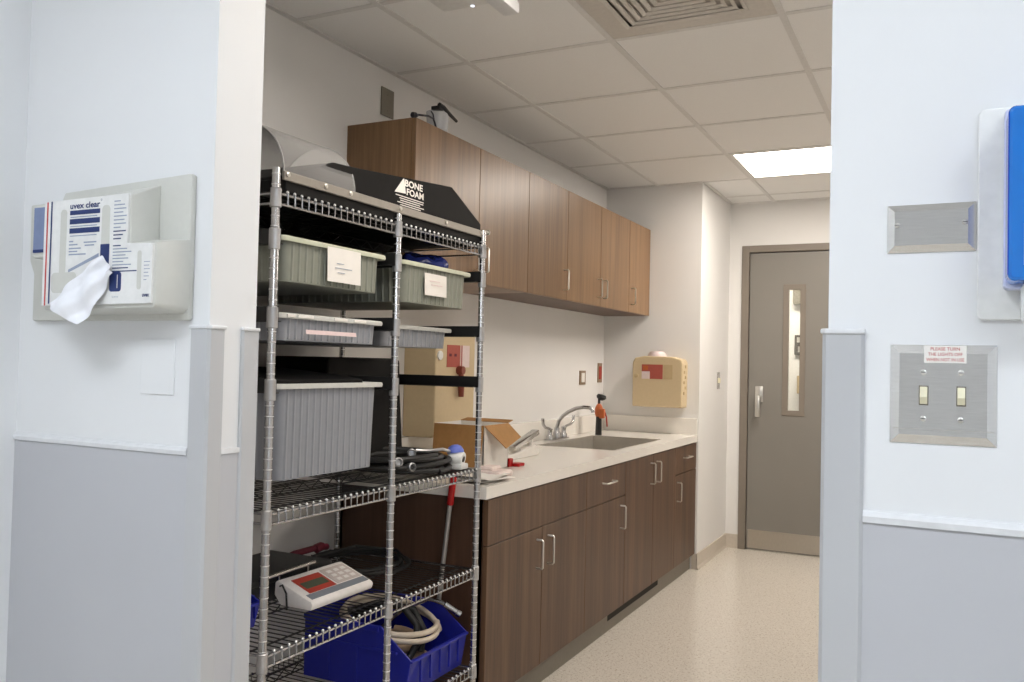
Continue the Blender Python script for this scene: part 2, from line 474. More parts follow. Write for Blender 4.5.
# ------------------------------------------------------------------ door and corridor beyond
d = M().use(GREYF)
d.box(-1.339, -1.286, YD - 0.012, YD + 0.12, 0, 2.186, 0.003); d.box(-0.373, -0.32, YD - 0.012, YD + 0.12, 0, 2.186, 0.003)
d.box(-1.286, -0.373, YD - 0.012, YD + 0.12, 2.137, 2.186, 0.003)
d.use(GAPSHADE); d.box(-1.287, -0.372, YD + 0.03, YD + 0.055, 2.128, 2.138); d.box(-1.287, -1.28, YD + 0.03, YD + 0.055, 0, 2.138)  # dark strips painting the shade in the gap around the leaf
door = struct('door_1', d)
wx0, wx1, wz0, wz1 = -1.010, -0.928, 1.006, 1.866
lf = M()
y0, y1 = YD + 0.004, YD + 0.048
lf.box(-1.281, wx0, y0, y1, 0.008, 2.13); lf.box(wx1, -0.377, y0, y1, 0.008, 2.13)
lf.box(wx0, wx1, y0, y1, 0.008, wz0); lf.box(wx0, wx1, y0, y1, wz1, 2.13)
leaf = link('door_leaf', lf, GREYD, door)
fr = M()
e = 0.036
fr.box(wx0 - e, wx0 + 0.002, y0 - 0.006, y0 + 0.03, wz0 - e, wz1 + e, 0.002); fr.box(wx1 - 0.002, wx1 + e, y0 - 0.006, y0 + 0.03, wz0 - e, wz1 + e, 0.002)
fr.box(wx0, wx1, y0 - 0.006, y0 + 0.03, wz0 - e, wz0 + 0.002, 0.002); fr.box(wx0, wx1, y0 - 0.006, y0 + 0.03, wz1 - 0.002, wz1 + e, 0.002)
link('window_frame', fr, GREYF, leaf)
link('window_pane', M().box(wx0, wx1, y0 + 0.018, y0 + 0.024, wz0, wz1), GLASS, leaf)
link('kick_plate', M().box(-1.272, -0.386, y0 - 0.0015, y0, 0.014, 0.145), KICK, leaf)
hd = M()
hd.box(-1.232, -1.176, y0 - 0.012, y0, 1.06, 1.172, 0.004)
hd.cyl((-1.204, y0, 1.095), (-1.204, y0 - 0.055, 1.095), 0.012)
hd.box(-1.222, -1.186, y0 - 0.07, y0 - 0.045, 0.955, 1.105, 0.007)
link('door_handle', hd, NICKEL, leaf, smooth=True)
struct('wall_corridor', M().box(-3.0, 1.5, 7.9, 8.0, 0, 2.7), PAINT)
struct('ceiling_corridor', M().box(-3.0, 1.5, YD + 0.12, 8.0, 2.62, 2.7), TILE)
lt = thing('ceiling_light', 'unseen long corridor ceiling light brightening the wall beyond the narrow door window', 'light', (-1.1, 7.2, 2.58))  # lamp out of view, put in to brighten the corridor wall
link('diffuser', M().box(-1.7, -0.5, 6.95, 7.45, 2.585, 2.59), LAMPC, lt)
link('frame', M().box(-1.72, -0.48, 6.93, 7.47, 2.59, 2.62), WHITE, lt)
# objects on the corridor wall seen through the slit window
p = M(); p.box(-1.195, -1.085, 7.876, 7.9, 1.425, 1.60, 0.004)
pp = thing('wall_control', 'grey control box on corridor wall, at mid height of the door window', 'control box', (-1.14, 7.9, 1.42))
link('housing', p, mat('dark_grey_housing', srgb(74, 68, 60), 0.5), pp)
for a in ((-1.175, -1.12, 7.87, 7.877, 1.535, 1.58), (-1.165, -1.13, 7.868, 7.877, 1.45, 1.50)): link('button', M().box(*a), NICKEL, pp)
p = M(); p.box(-1.165, -1.085, 7.83, 7.9, 1.09, 1.245, 0.006); p.box(-1.155, -1.095, 7.822, 7.832, 1.17, 1.225, 0.003)
tag(link('wall_dispenser', p, BEIGED), 'tan dispenser box on corridor wall, low in the door window', 'dispenser')
p = M(); p.box(-1.21, -1.09, 7.84, 7.9, 1.87, 2.07, 0.004)
for i in range(5): p.box(-1.20, -1.10, 7.835, 7.842, 1.89 + i * 0.035, 1.905 + i * 0.035)
tag(link('wall_sign_box', p, PLATEG), 'grey slatted box high on corridor wall, at top of the door window', 'wall box')

# ------------------------------------------------------------------ ceiling fittings
def panel_light(name, label, x0, x1, y0, y1, z, em, group=None):
    t = thing(name, label, 'light', ((x0 + x1) / 2, (y0 + y1) / 2, z))
    m = M()
    m.box(x0, x1, y0, y0 + 0.02, z, z + 0.03); m.box(x0, x1, y1 - 0.02, y1, z, z + 0.03)
    m.box(x0, x0 + 0.02, y0 + 0.02, y1 - 0.02, z, z + 0.03); m.box(x1 - 0.02, x1, y0 + 0.02, y1 - 0.02, z, z + 0.03)
    m.box(x0, x1, y0, y1, z + 0.03, z + 0.05)
    link('frame', m, WHITE, t)
    link('diffuser', M().box(x0 + 0.02, x1 - 0.02, y0 + 0.02, y1 - 0.02, z + 0.006, z + 0.012), em, t)
    return t
panel_light('ceiling_light', 'bright rectangular ceiling panel light lit above the grey door', xm0 + ta + bar, xm0 + 3 * ta - bar, ym0 + 4 * tb + bar, YB - 0.02, HC, LAMP)
panel_light('ceiling_light', 'workroom ceiling panel light over the entrance, out of frame above', xm0 + ta + bar, xm0 + 3 * ta - bar, ym0 - tb + bar, ym0 - bar, HC, LAMP2)
panel_light('ceiling_light', 'exam room ceiling panel left of the viewer, outside the frame', -1.5, -0.3, -0.55, 0.05, 2.585, LAMPN)
panel_light('ceiling_light', 'exam room ceiling panel right of the viewer, outside the frame', 0.45, 1.65, -0.55, 0.05, 2.585, LAMPN)

vt = thing('ceiling_vent', 'square louvred supply vent set in the ceiling tiles', 'vent', (xm0 + 1.5 * ta, ym0 + 0.5 * tb, HC))
vx0, vx1, vy0, vy1 = xm0 + ta + bar, xm0 + 2 * ta - bar, ym0 + bar, ym0 + tb - bar
def ring(m, x0, x1, y0, y1, w, z0, z1, tilt=0.0):
    """square frame of four mitred slats sloping inwards"""
    a = [(x0, y0), (x1, y0), (x1, y1), (x0, y1)]
    b = [(x0 + w, y0 + w), (x1 - w, y0 + w), (x1 - w, y1 - w), (x0 + w, y1 - w)]
    for i in range(4):
        j = (i + 1) % 4
        t = 0.002
        v = [(*a[i], z0), (*a[j], z0), (*b[j], z0 + tilt), (*b[i], z0 + tilt)]
        m.quad(*v); m.quad(*[(p[0], p[1], p[2] + t) for p in v[::-1]])
        m.quad(v[0], v[1], (v[1][0], v[1][1], v[1][2] + t), (v[0][0], v[0][1], v[0][2] + t))
        m.quad(v[2], v[3], (v[3][0], v[3][1], v[3][2] + t), (v[2][0], v[2][1], v[2][2] + t))
m = M(); ring(m, vx0, vx1, vy0, vy1, 0.085, HC + 0.002, 0, 0.0)
link('frame', m, VENTM, vt)
m = M()
for i in range(8):
    g = 0.080 + i * 0.029
    if vx1 - g - (vx0 + g) > 0.06: ring(m, vx0 + g, vx1 - g, vy0 + g, vy1 - g, 0.015, HC - 0.006 + i * 0.0012, 0, 0.004)
link('louvres', m, VENTM, vt)
link('duct', M().box(vx0 - 0.01, vx1 + 0.01, vy0 - 0.01, vy1 + 0.01, HC + 0.016, HC + 0.03), mat('vent_back', srgb(182, 176, 168), 0.6), vt)

el = thing('emergency_light', 'white emergency light fixed under ceiling at top edge of frame', 'light', (-1.32, 2.18, HC))
link('body', M().box(-1.46, -1.275, 2.05, 2.36, 2.42, HC, 0.012), WHITE, el, smooth=True)
m = M().box(-1.272, -1.215, 2.05, 2.42, 2.40, 2.44, 0.008); m.box(-1.275, -1.245, 2.08, 2.28, 2.425, 2.46, 0.006)
link('lamp_head', m, GUARDC, el, smooth=True)
link('indicator', M().lathe([(0.0, -0.003), (0.006, -0.002), (0.007, 0.0)], (-1.345, 2.345, 2.4205), (0, 0, 1)), LED, el)

# ------------------------------------------------------------------ base cabinets
ZC, ZCB = 0.8625, 0.8195
YC0 = 2.705
def pull(parent, p0, p1, out, label=None):
    """square bow handle from p0 to p1 standing off by out"""
    p0, p1, o = Vector(p0), Vector(p1), Vector(out)
    d = (p1 - p0).normalized() * 0.004
    m = M().tube([p0, p0 + o * 0.85, p0 + o + d, p1 + o - d, p1 + o * 0.85, p1], 0.0042, 8)
    return link('handle', m, NICKEL, parent, smooth=True)
G = 0.0018
def base_unit(label, y0, y1, drawers, doors):
    t = thing('base_cabinet', label, 'cabinet', ((XW + XF) / 2, (y0 + y1) / 2, 0.0), 'walnut base cabinets')
    m = M().use(WOODE); xf = XF - 0.020
    m.box(XW + 0.01, xf, y0, y0 + 0.018, 0.1, ZCB); m.box(XW + 0.01, xf, y1 - 0.018, y1, 0.1, ZCB)
    m.box(XW + 0.01, xf, y0, y1, 0.1, 0.118); m.box(XW + 0.01, XW + 0.02, y0, y1, 0.1, ZCB); m.box(xf - 0.02, xf - 0.001, y0, y1, 0.118, ZCB)
    link('carcass', m, None, t)
    link('toe_kick', M().box(XW + 0.02, -1.472, y0, y1, 0, 0.1), TOEB, t)
    for (a, b, z0, z1, h) in drawers:
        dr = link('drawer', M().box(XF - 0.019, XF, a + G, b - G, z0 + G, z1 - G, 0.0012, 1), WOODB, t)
        if h: c = (a + b) / 2; pull(dr, (XF, c - 0.065, (z0 + z1) / 2 + 0.01), (XF, c + 0.065, (z0 + z1) / 2 + 0.01), (0.028, 0, 0))
    for (a, b, z0, z1, hy) in doors:
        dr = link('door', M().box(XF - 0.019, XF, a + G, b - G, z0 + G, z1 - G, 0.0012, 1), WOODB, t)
        zt = z1 - 0.045
        pull(dr, (XF, hy, zt - 0.112), (XF, hy, zt), (0.028, 0, 0))
    return t
ZS, ZB, ZTOP = 0.65, 0.1, 0.8155
ya, yb_, yc, yd, ye = YC0, 3.645, 4.175, 5.06, YB - 0.004
mid = 3.175
u1 = base_unit('walnut base cabinet nearest the wire shelving, two doors under one wide plain drawer front', ya, yb_, [(ya, yb_, ZS, ZTOP, False)], [(ya, mid, ZB, ZS, 3.122), (mid, yb_, ZB, ZS, 3.228)])
u2 = base_unit('walnut base cabinet second from the shelving, one handled drawer above a single door', yb_, yc, [(yb_, yc, ZS, ZTOP, True)], [(yb_, yc, ZB, ZS, 4.103)])
u3 = base_unit('walnut sink cabinet with two full-height doors and dark strip of gap shade at its foot', yc, yd, [], [(yc, 4.636, ZB, ZTOP, 4.583), (4.636, yd, ZB, ZTOP, 4.69)])
u4 = base_unit('narrow walnut base cabinet against the end wall, small drawer over door', yd, ye, [(yd, ye, ZS, ZTOP, True)], [(yd, ye, ZB, ZS, 5.112)])
# dark strips painting the shade of an open toe-kick slot by the sink
link('toe_gap_shade', M().box(-1.473, -1.4705, 4.03, yc, 0.05, 0.098), GAPSHADE, u2)
link('toe_gap_shade', M().box(-1.473, -1.4705, yc, 4.85, 0.05, 0.098), GAPSHADE, u3)

# worktop with sink cut-out
sx0, sx1, sy0, sy1 = -1.95, -1.53, 4.22, 5.02
wt = thing('countertop', 'long white worktop with upstand over the walnut base cabinets', 'countertop', (-1.76, 4.1, ZCB))
m = M()
yn = 2.682
m.box(XW, sx0, yn, YB, ZCB, ZC); m.box(sx1, XC, yn, YB, ZCB, ZC)
m.box(sx0, sx1, yn, sy0, ZCB, ZC); m.box(sx0, sx1, sy1, YB, ZCB, ZC)
top = link('slab', m, STONE, wt)
bv = M(); bv.box(XW, XW + 0.02, yn, YB, ZC, 0.972, 0.002); bv.box(XW + 0.02, XC, YB - 0.02, YB, ZC, 0.968, 0.002)
link('backsplash', bv, STONE, wt)
sk = thing('sink', 'stainless undermount sink set in the white worktop', 'sink', ((sx0 + sx1) / 2, (sy0 + sy1) / 2, 0.66))
m = M()
zb, ti = 0.67, 0.003
m.box(sx0 + 0.0008, sx0 + 0.0035, sy0 + 0.0008, sy1 - 0.0008, zb, ZC + 0.001); m.box(sx1 - 0.0035, sx1 - 0.0008, sy0 + 0.0008, sy1 - 0.0008, zb, ZC + 0.001)
m.box(sx0 + 0.0035, sx1 - 0.0035, sy0 + 0.0008, sy0 + 0.0035, zb, ZC + 0.001); m.box(sx0 + 0.0035, sx1 - 0.0035, sy1 - 0.0035, sy1 - 0.0008, zb, ZC + 0.001)
m.box(sx0 + 0.0008, sx1 - 0.0008, sy0 + 0.0008, sy1 - 0.0008, zb - ti, zb)
link('basin', m, SINKST, sk)
rm = M(); w = 0.012
rm.box(sx0 - w, sx0, sy0 - w, sy1 + w, ZC, ZC + 0.002); rm.box(sx1, sx1 + w, sy0 - w, sy1 + w, ZC, ZC + 0.002)
rm.box(sx0, sx1, sy0 - w, sy0, ZC, ZC + 0.002); rm.box(sx0, sx1, sy1, sy1 + w, ZC, ZC + 0.002)
link('rim', rm, STEEL, sk)
link('drain', M().lathe([(0.0, 0.002), (0.03, 0.003), (0.045, 0.001), (0.045, 0.0)], (-1.74, 4.62, zb), (0, 0, 1)), NICKEL, sk)

fc = thing('faucet', 'chrome gooseneck faucet with two wing handles behind the sink', 'faucet', (-2.01, 4.54, ZC))
fx, fy = -2.01, 4.60
link('base', M().box(fx - 0.025, fx + 0.025, fy - 0.13, fy + 0.13, ZC, ZC + 0.012, 0.005).lathe([(0.022, 0), (0.022, 0.03), (0.016, 0.04), (0.016, 0.06), (0.0, 0.06)], (fx, fy, ZC + 0.01)), CHROME, fc, smooth=True)
pts = [(fx, fy, ZC + 0.05), (fx, fy, ZC + 0.075), (fx + 0.01, fy + 0.003, ZC + 0.11), (fx + 0.032, fy + 0.006, ZC + 0.138), (fx + 0.066, fy + 0.010, ZC + 0.164), (fx + 0.11, fy + 0.014, ZC + 0.185), (fx + 0.155, fy + 0.018, ZC + 0.194), (fx + 0.19, fy + 0.021, ZC + 0.192), (fx + 0.206, fy + 0.023, ZC + 0.182), (fx + 0.210, fy + 0.024, ZC + 0.165)]
link('spout', M().tube(pts, 0.0105, 12), CHROME, fc, smooth=True)
for s in (-1, 1):
    hy = fy + s * 0.10
    m = M().lathe([(0.02, 0), (0.02, 0.018), (0.013, 0.028), (0.013, 0.05), (0.017, 0.058), (0.0, 0.066)], (fx, hy, ZC + 0.01), (0, 0, 1), 16)
    m.tube([(fx, hy, ZC + 0.066), (fx + 0.004, hy + s * 0.03, ZC + 0.074), (fx + 0.008, hy + s * 0.085, ZC + 0.082), (fx + 0.010, hy + s * 0.115, ZC + 0.10), (fx + 0.010, hy + s * 0.125, ZC + 0.132)], 0.0065, 10, r1=0.0095)
    link('handle', m, CHROME, fc, smooth=True)

# black upright tool with orange head behind the sink
bt = thing('brush_bottle', 'black upright scrubber with orange head standing behind the sink corner', 'bottle', (-1.93, 5.10, ZC))
bx, by = -1.945, 5.10
link('tube', M().lathe([(0.020, 0.0), (0.021, 0.004), (0.018, 0.10), (0.018, 0.155), (0.0, 0.155)], (bx, by, ZC), (0, 0, 1), 18), BLACK, bt, smooth=True)
m = M().lathe([(0.020, 0), (0.026, 0.02), (0.025, 0.05), (0.018, 0.068), (0.008, 0.08), (0.0, 0.08)], (bx, by, ZC + 0.115), (0, 0, 1), 18)
m.box(bx + 0.01, bx + 0.045, by - 0.03, by - 0.005, ZC + 0.105, ZC + 0.165, 0.006)
link('head', m, ORANGE, bt, smooth=True)
m = M().cyl((bx, by, ZC + 0.19), (bx, by, ZC + 0.225), 0.008).lathe([(0.010, 0), (0.026, 0.010), (0.032, 0.022), (0.026, 0.036), (0.0, 0.040)], (bx + 0.004, by + 0.012, ZC + 0.215), (0.25, 0.1, 1), 16)
link('cap', m, BLACK, bt, smooth=True)
link('strap', M().tube([(bx + 0.02, by + 0.03, ZC + 0.16), (bx + 0.03, by + 0.055, ZC + 0.11), (bx + 0.034, by + 0.06, ZC + 0.05)], 0.005, 8), RED, bt, smooth=True)

# ------------------------------------------------------------------ wall cabinets
ZU0, ZU1 = 1.632, 2.2068
YU0 = 2.6933
def upper_unit(label, y0, y1, doors):
    t = thing('wall_cabinet', label, 'cabinet', ((XW + XU) / 2, (y0 + y1) / 2, ZU0), 'walnut wall cabinets')
    m = M(); xf = XU - 0.020
    m.box(XW, xf, y0, y0 + 0.018, ZU0, ZU1); m.box(XW, xf, y1 - 0.018, y1, ZU0, ZU1)
    m.box(XW, xf, y0 + 0.018, y1 - 0.018, ZU0, ZU0 + 0.018); m.box(XW, xf, y0 + 0.018, y1 - 0.018, ZU1 - 0.018, ZU1)
    m.box(XW, XW + 0.01, y0 + 0.018, y1 - 0.018, ZU0 + 0.018, ZU1 - 0.018); m.box(xf - 0.01, xf - 0.001, y0 + 0.018, y1 - 0.018, ZU0 + 0.018, ZU1 - 0.018)
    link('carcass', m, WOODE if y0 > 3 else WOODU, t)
    for (a, b, hy) in doors:
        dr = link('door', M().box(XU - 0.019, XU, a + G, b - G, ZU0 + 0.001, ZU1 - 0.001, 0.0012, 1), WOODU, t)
        if hy: pull(dr, (XU, hy, 1.683), (XU, hy, 1.785), (0.028, 0, 0))
    return t
upper_unit('walnut wall cabinet nearest the shelving, its end panel facing the viewer', YU0, 3.675, [(YU0, 3.192, 3.15), (3.192, 3.675, 3.234)])
upper_unit('single-door walnut wall cabinet between the two double-door wall cabinets', 3.675, 4.149, [(3.675, 4.149, 4.105)])
upper_unit('double-door walnut wall cabinet with a pair of handles above the sink', 4.149, 5.13, [(4.149, 4.634, 4.59), (4.634, 5.13, 4.675)])
upper_unit('single-door walnut wall cabinet touching the end wall', 5.13, YB - 0.002, [(5.13, YB - 0.002, 5.175)])

# ------------------------------------------------------------------ boxes and plates on the walls
sh = thing('sharps_container', 'large beige wall box with red label, partly hidden behind the shelving', 'sharps container', (-2.01, 3.29, 0.98))
m = M().use(BEIGE)
m.prism([(XW, 0.975), (-1.945, 0.975), (-1.93, 0.99), (-1.93, 1.415), (-1.95, 1.435), (XW, 1.44)], 'Y', 3.125, 3.465, bev=0.006)
link('body', m, None, sh)
m = M().use(REDF); m.box(-1.932, -1.928, 3.215, 3.325, 1.275, 1.372); m.use(PINKLID); m.box(-1.932, -1.928, 3.33, 3.41, 1.275, 1.372)
m.use(REDF); m.box(-1.932, -1.9275, 3.335, 3.345, 1.275, 1.372)
m.use(DARKRED); m.box(-1.9278, -1.9272, 3.232, 3.252, 1.322, 1.334); m.box(-1.9278, -1.9272, 3.275, 3.295, 1.322, 1.334)
link('label', m, None, sh)
m = M().lathe([(0.0, 0.03), (0.018, 0.028), (0.02, 0.0)], (-1.93, 3.315, 1.262), (1, 0, 0), 12)
m.tube([(-1.915, 3.315, 1.262), (-1.913, 3.315, 1.20)], 0.012, 10); m.tube([(-1.913, 3.315, 1.205), (-1.912, 3.315, 1.145)], 0.016, 10, r1=0.012)
link('key', m, KEYM, sh, smooth=True)
link('lock', M().lathe([(0.02, 0), (0.02, 0.006), (0.012, 0.008), (0.0, 0.008)], (-1.93, 3.155, 1.325), (1, 0, 0), 16), WHITE, sh)

s2 = thing('sharps_container', 'beige wall box with red warning label on the end wall beyond the sink', 'sharps container', (-1.67, YB, 1.05))
m = M()
m.prism([(-1.838, 1.036), (-1.508, 1.036), (-1.505, 1.32), (-1.515, 1.345), (-1.58, 1.362), (-1.76, 1.365), (-1.825, 1.352), (-1.84, 1.32)], 'Y', YB - 0.13, YB - 0.001, bev=0.008)
link('body', m, BEIGE, s2)
fy2 = YB - 0.13
m = M().use(REDF); m.box(-1.775, -1.72, fy2 - 0.002, fy2 + 0.002, 1.265, 1.31); m.box(-1.72, -1.635, fy2 - 0.002, fy2 + 0.002, 1.217, 1.31)
m.use(PINKLID); m.box(-1.775, -1.72, fy2 - 0.002, fy2 + 0.002, 1.217, 1.265); m.use(BEIGED); m.box(-1.63, -1.57, fy2 - 0.002, fy2 + 0.002, 1.217, 1.31)
m.use(ORANGE); m.box(-1.765, -1.732, fy2 - 0.003, fy2, 1.275, 1.302)
link('label', m, None, s2)
for i in range(6):
    m = M()
    m.box(-1.509, -1.500, YB - 0.10 + (i % 2) * 0.03, YB - 0.085 + (i % 2) * 0.03, 1.12 + i * 0.034, 1.14 + i * 0.034, 0.003)
    link('vent_slot', m, BEIGED, s2)
link('lock', M().lathe([(0.014, 0), (0.014, 0.006), (0.0, 0.008)], (-1.812, fy2, 1.235), (0, -1, 0), 14), BEIGED, s2)
link('lid', M().lathe([(0.06, 0), (0.06, 0.02), (0.045, 0.04), (0.0, 0.045)], (-1.695, YB - 0.065, 1.355), (0, 0, 1), 20), PINKLID, s2, smooth=True)

def outlet(name, label, face, u, z, w, h, plate, rec):
    """small wall plate with a receptacle; face 'X+' on left wall, returns thing"""
    t = thing(name, label, 'outlet', (face, u, z))
    link('cover_plate', M().box(face, face + 0.006, u - w / 2, u + w / 2, z - h / 2, z + h / 2, 0.002), plate, t)
    link('receptacle', M().box(face + 0.004, face + 0.010, u - w * 0.25, u + w * 0.25, z - h * 0.33, z + h * 0.33, 0.002), rec, t)
    return t
outlet('wall_outlet', 'steel wall outlet with white receptacle above the worktop, left of the red one', XW, 5.168, 1.216, 0.10, 0.09, OUTLET, PAPER)
outlet('wall_outlet', 'steel wall outlet with red receptacle near the corner behind the faucet', XW, 5.475, 1.247, 0.075, 0.13, OUTLET, REDREC)
t = thing('light_switch', 'small steel switch plate on the narrow return wall beside the grey door', 'switch', (XJ, 6.06, 1.21))
link('cover_plate', M().box(XJ, XJ + 0.005, 6.02, 6.095, 1.15, 1.268, 0.002), STEEL, t)
link('toggle', M().box(XJ + 0.004, XJ + 0.016, 6.047, 6.068, 1.192, 1.228, 0.003), CREAMSW, t)
m = M().box(XW, XW + 0.006, 2.905, 2.993, 2.309, 2.426, 0.002); m.cyl((XW + 0.006, 2.949, 2.40), (XW + 0.0075, 2.949, 2.40), 0.004); m.cyl((XW + 0.006, 2.949, 2.335), (XW + 0.0075, 2.949, 2.335), 0.004)
tag(link('blank_plate', m, PLATEG), 'grey blank plate high on left wall, left of the cabinet top', 'wall plate')

# things on the wall cabinets: clear jug with black handle, dark cable
jg = thing('plastic_jug', 'clear plastic jug with slanting black handle on top of wall cabinet', 'jug', (-1.85, 3.0, ZU1))
m = M()
m.lathe([(0.038, 0.0), (0.040, 0.004), (0.046, 0.095), (0.044, 0.095), (0.038, 0.006), (0.0, 0.006)], (-1.845, 2.955, ZU1), (0, 0, 1), 20)
link('body', m, JUG, jg, smooth=True)
m = M().tube([(-1.805, 2.90, ZU1 + 0.107), (-1.80, 2.925, ZU1 + 0.103), (-1.80, 2.975, ZU1 + 0.088), (-1.80, 3.03, ZU1 + 0.074)], 0.010, 10, r1=0.006); m.box(-1.84, -1.80, 2.895, 2.93, ZU1 + 0.09, ZU1 + 0.105, 0.004)
link('handle', m, BLACK, jg, smooth=True)
m = M().tube([(-1.80, 2.73, ZU1 + 0.022), (-1.79, 2.76, ZU1 + 0.026), (-1.79, 2.80, ZU1 + 0.034), (-1.795, 2.845, ZU1 + 0.036), (-1.80, 2.868, ZU1 + 0.018), (-1.80, 2.875, ZU1 + 0.004)], 0.004, 8)
m.tube([(-1.79, 2.84, ZU1 + 0.034), (-1.80, 2.85, ZU1 + 0.055), (-1.815, 2.86, ZU1 + 0.07)], 0.003, 8)
m.lathe([(0.011, 0), (0.011, 0.015), (0.004, 0.03), (0.0, 0.03)], (-1.803, 2.71, ZU1 + 0.016), (0.2, 1, 0.15), 12)
m.tube([(-1.803, 2.715, ZU1 + 0.006), (-1.803, 2.72, ZU1 + 0.02)], 0.006, 8)
tag(link('cord', m, mat('navy_cord', srgb(24, 28, 44), 0.4)), 'dark blue cord with black tip lying on wall cabinet beside the jug', 'cord')

# ------------------------------------------------------------------ things on the worktop
cb = thing('cardboard_box', 'open cardboard box with white outside and brown flaps on the worktop', 'box', (-1.75, 3.14, ZC))
cx0, cx1, cy0, cy1, cz1 = -1.87, -1.64, 3.03, 3.245, 1.048
t_ = 0.004
m = M(); m.box(cx0, cx1, cy0, cy0 + t_, ZC, cz1); m.box(cx0, cx1, cy1 - t_, cy1, ZC, cz1); m.box(cx0, cx0 + t_, cy0, cy1, ZC, cz1); m.box(cx1 - t_, cx1, cy0, cy1, ZC, cz1); m.box(cx0, cx1, cy0, cy1, ZC, ZC + t_)
link('body', m, PAPER, cb)
def flap(a, b, c, d_, n=0.003):
    m = M(); nn = (Vector(b) - Vector(a)).cross(Vector(d_) - Vector(a)).normalized() * n
    P = [Vector(p) for p in (a, b, c, d_)]; Q = [p + nn for p in P]
    m.quad(*P[::-1]); m.quad(*Q)
    for i in range(4): j = (i + 1) % 4; m.quad(P[i], P[j], Q[j], Q[i])
    return m
link('flap', flap((cx0, cy0 - 0.001, cz1), (cx1, cy0 - 0.001, cz1), (cx1 - 0.004, cy0 - 0.022, ZC + 0.02), (cx0 + 0.004, cy0 - 0.022, ZC + 0.02)), CARD, cb, label='brown front flap hanging down')
link('flap', flap((cx1, cy0 + 0.004, cz1), (cx1, cy1, cz1), (cx1 + 0.055, cy1 + 0.012, cz1 - 0.056), (cx1 + 0.080, cy0 + 0.045, cz1 - 0.088)), CARD, cb, label='brown side flap sloping down')
link('flap', flap((cx0, cy1, cz1), (cx1, cy1, cz1), (cx1 - 0.004, cy1 + 0.05, cz1 + 0.008), (cx0 + 0.004, cy1 + 0.05, cz1 + 0.008)), CARD, cb, label='brown rear flap folded back')

gb = thing('staple_gun', 'white hand tool with metal bar lying on the worktop beside the cardboard box', 'tool', (-1.76, 3.62, ZC))
m = M().prism([(3.44, ZC), (3.78, ZC), (3.80, ZC + 0.03), (3.74, ZC + 0.052), (3.56, ZC + 0.028), (3.44, ZC + 0.02)], 'X', -1.79, -1.745, bev=0.004)
link('body', m, PAPER, gb)
m = M().box(-0.02, 0.02, -0.13, 0.13, -0.012, 0.012, 0.004, mtx=Matrix.Translation((-1.765, 3.66, ZC + 0.078)) @ Matrix.Rotation(0.24, 4, 'X'))
m.cyl((-1.765, 3.60, ZC + 0.03), (-1.765, 3.58, ZC + 0.065), 0.012); m.cyl((-1.765, 3.72, ZC + 0.04), (-1.765, 3.72, ZC + 0.09), 0.01)
link('metal_bar', m, STEEL, gb, smooth=True)
rc = M().box(-1.655, -1.635, 3.255, 3.29, ZC, ZC + 0.035, 0.004); rc.box(-1.655, -1.605, 3.285, 3.34, ZC, ZC + 0.014, 0.004)
tag(link('red_clip', rc, mat('red_clip_plastic', srgb(176, 26, 28), 0.4)), 'small red L-shaped clip lying on the worktop in front of the white tool', 'clip')
pr = thing('paper_stack', 'loose white papers piled on near end of the worktop behind the shelf post', 'papers', (-1.53, 2.82, ZC))
for i, (a, dx, dy, z) in enumerate([(0.10, 0, 0, 0), (-0.06, 0.01, 0.01, 0.004), (0.22, -0.012, 0.004, 0.008), (0.04, -0.004, 0.015, 0.012)]):
    def fn(u, v, a=a, dx=dx, dy=dy, z=z):
        p = Matrix.Rotation(a, 3, 'Z') @ Vector(((u - 0.5) * 0.15, (v - 0.5) * 0.20, 0))
        return (-1.535 + dx + p.x, 2.825 + dy + p.y, ZC + 0.002 + z + 0.006 * abs(math.sin(3 * u + i + v * 2)))
    link('sheet', M().grid(fn, 6, 6), PAPER, pr, smooth=True)
pk = M().box(-1.62, -1.50, 2.90, 3.02, ZC + 0.0005, ZC + 0.025, 0.008); pk.box(-1.60, -1.54, 2.92, 3.0, ZC + 0.022, ZC + 0.04, 0.008)
tag(link('tissue_pack', pk, mat('pale_pink_paper', srgb(232, 216, 210), 0.8)), 'pale pinkish paper packet on the worktop against the cardboard box', 'packet')

# ------------------------------------------------------------------ wire shelving
XS, XBK = -1.4497, -2.045
PY = [1.598, 2.118, 2.638]
rk = thing('shelving_unit', 'tall chrome wire shelving unit with ringed posts against left wall', 'shelving unit', (-1.75, 2.118, 0.0))
ZTOPP = 1.758
SH = [1.697, 0.923, 0.584, 0.250]
SL = [1.590, 1.400, 1.226]        # slide levels (bin rim tops sit about here)
def post_mesh(x, y):
    zt = 1.731 if x == XS and y == PY[1] else ZTOPP
    m = M().use(CHROME)
    m.lathe([(0.0, 0.0), (0.019, 0.0), (0.019, 0.012), (0.008, 0.016), (0.008, 0.05), (0.0103, 0.052), (0.0103, zt - 0.004), (0.009, zt), (0.0, zt)], (x, y, 0), (0, 0, 1), 14)
    m.use(RINGM)  # brighter bands painting the glint of the post grooves
    z = 0.065
    while z < zt - 0.012:
        m.lathe([(0.0102, 0), (0.0110, 0.0005), (0.0110, 0.0019), (0.0102, 0.0024)], (x, y, z), (0, 0, 1), 12)
        z += 0.0254
    return m
for x in (XS, XBK):
    for y in PY:
        po = link('post', post_mesh(x, y), None, rk, smooth=True)
        for z in SH: link('sleeve', M().lathe([(0.0112, 0), (0.0142, 0.002), (0.0128, 0.044), (0.0135, 0.046), (0.0112, 0.048)], (x, y, z - 0.036), (0, 0, 1), 14), SLEEVE, po, smooth=True)
        for z in SL: link('slide_collar', M().lathe([(0.0112, 0), (0.0138, 0.001), (0.0138, 0.05), (0.0112, 0.052)], (x, y, z - 0.03), (0, 0, 1), 14), SLEEVE, po, smooth=True)
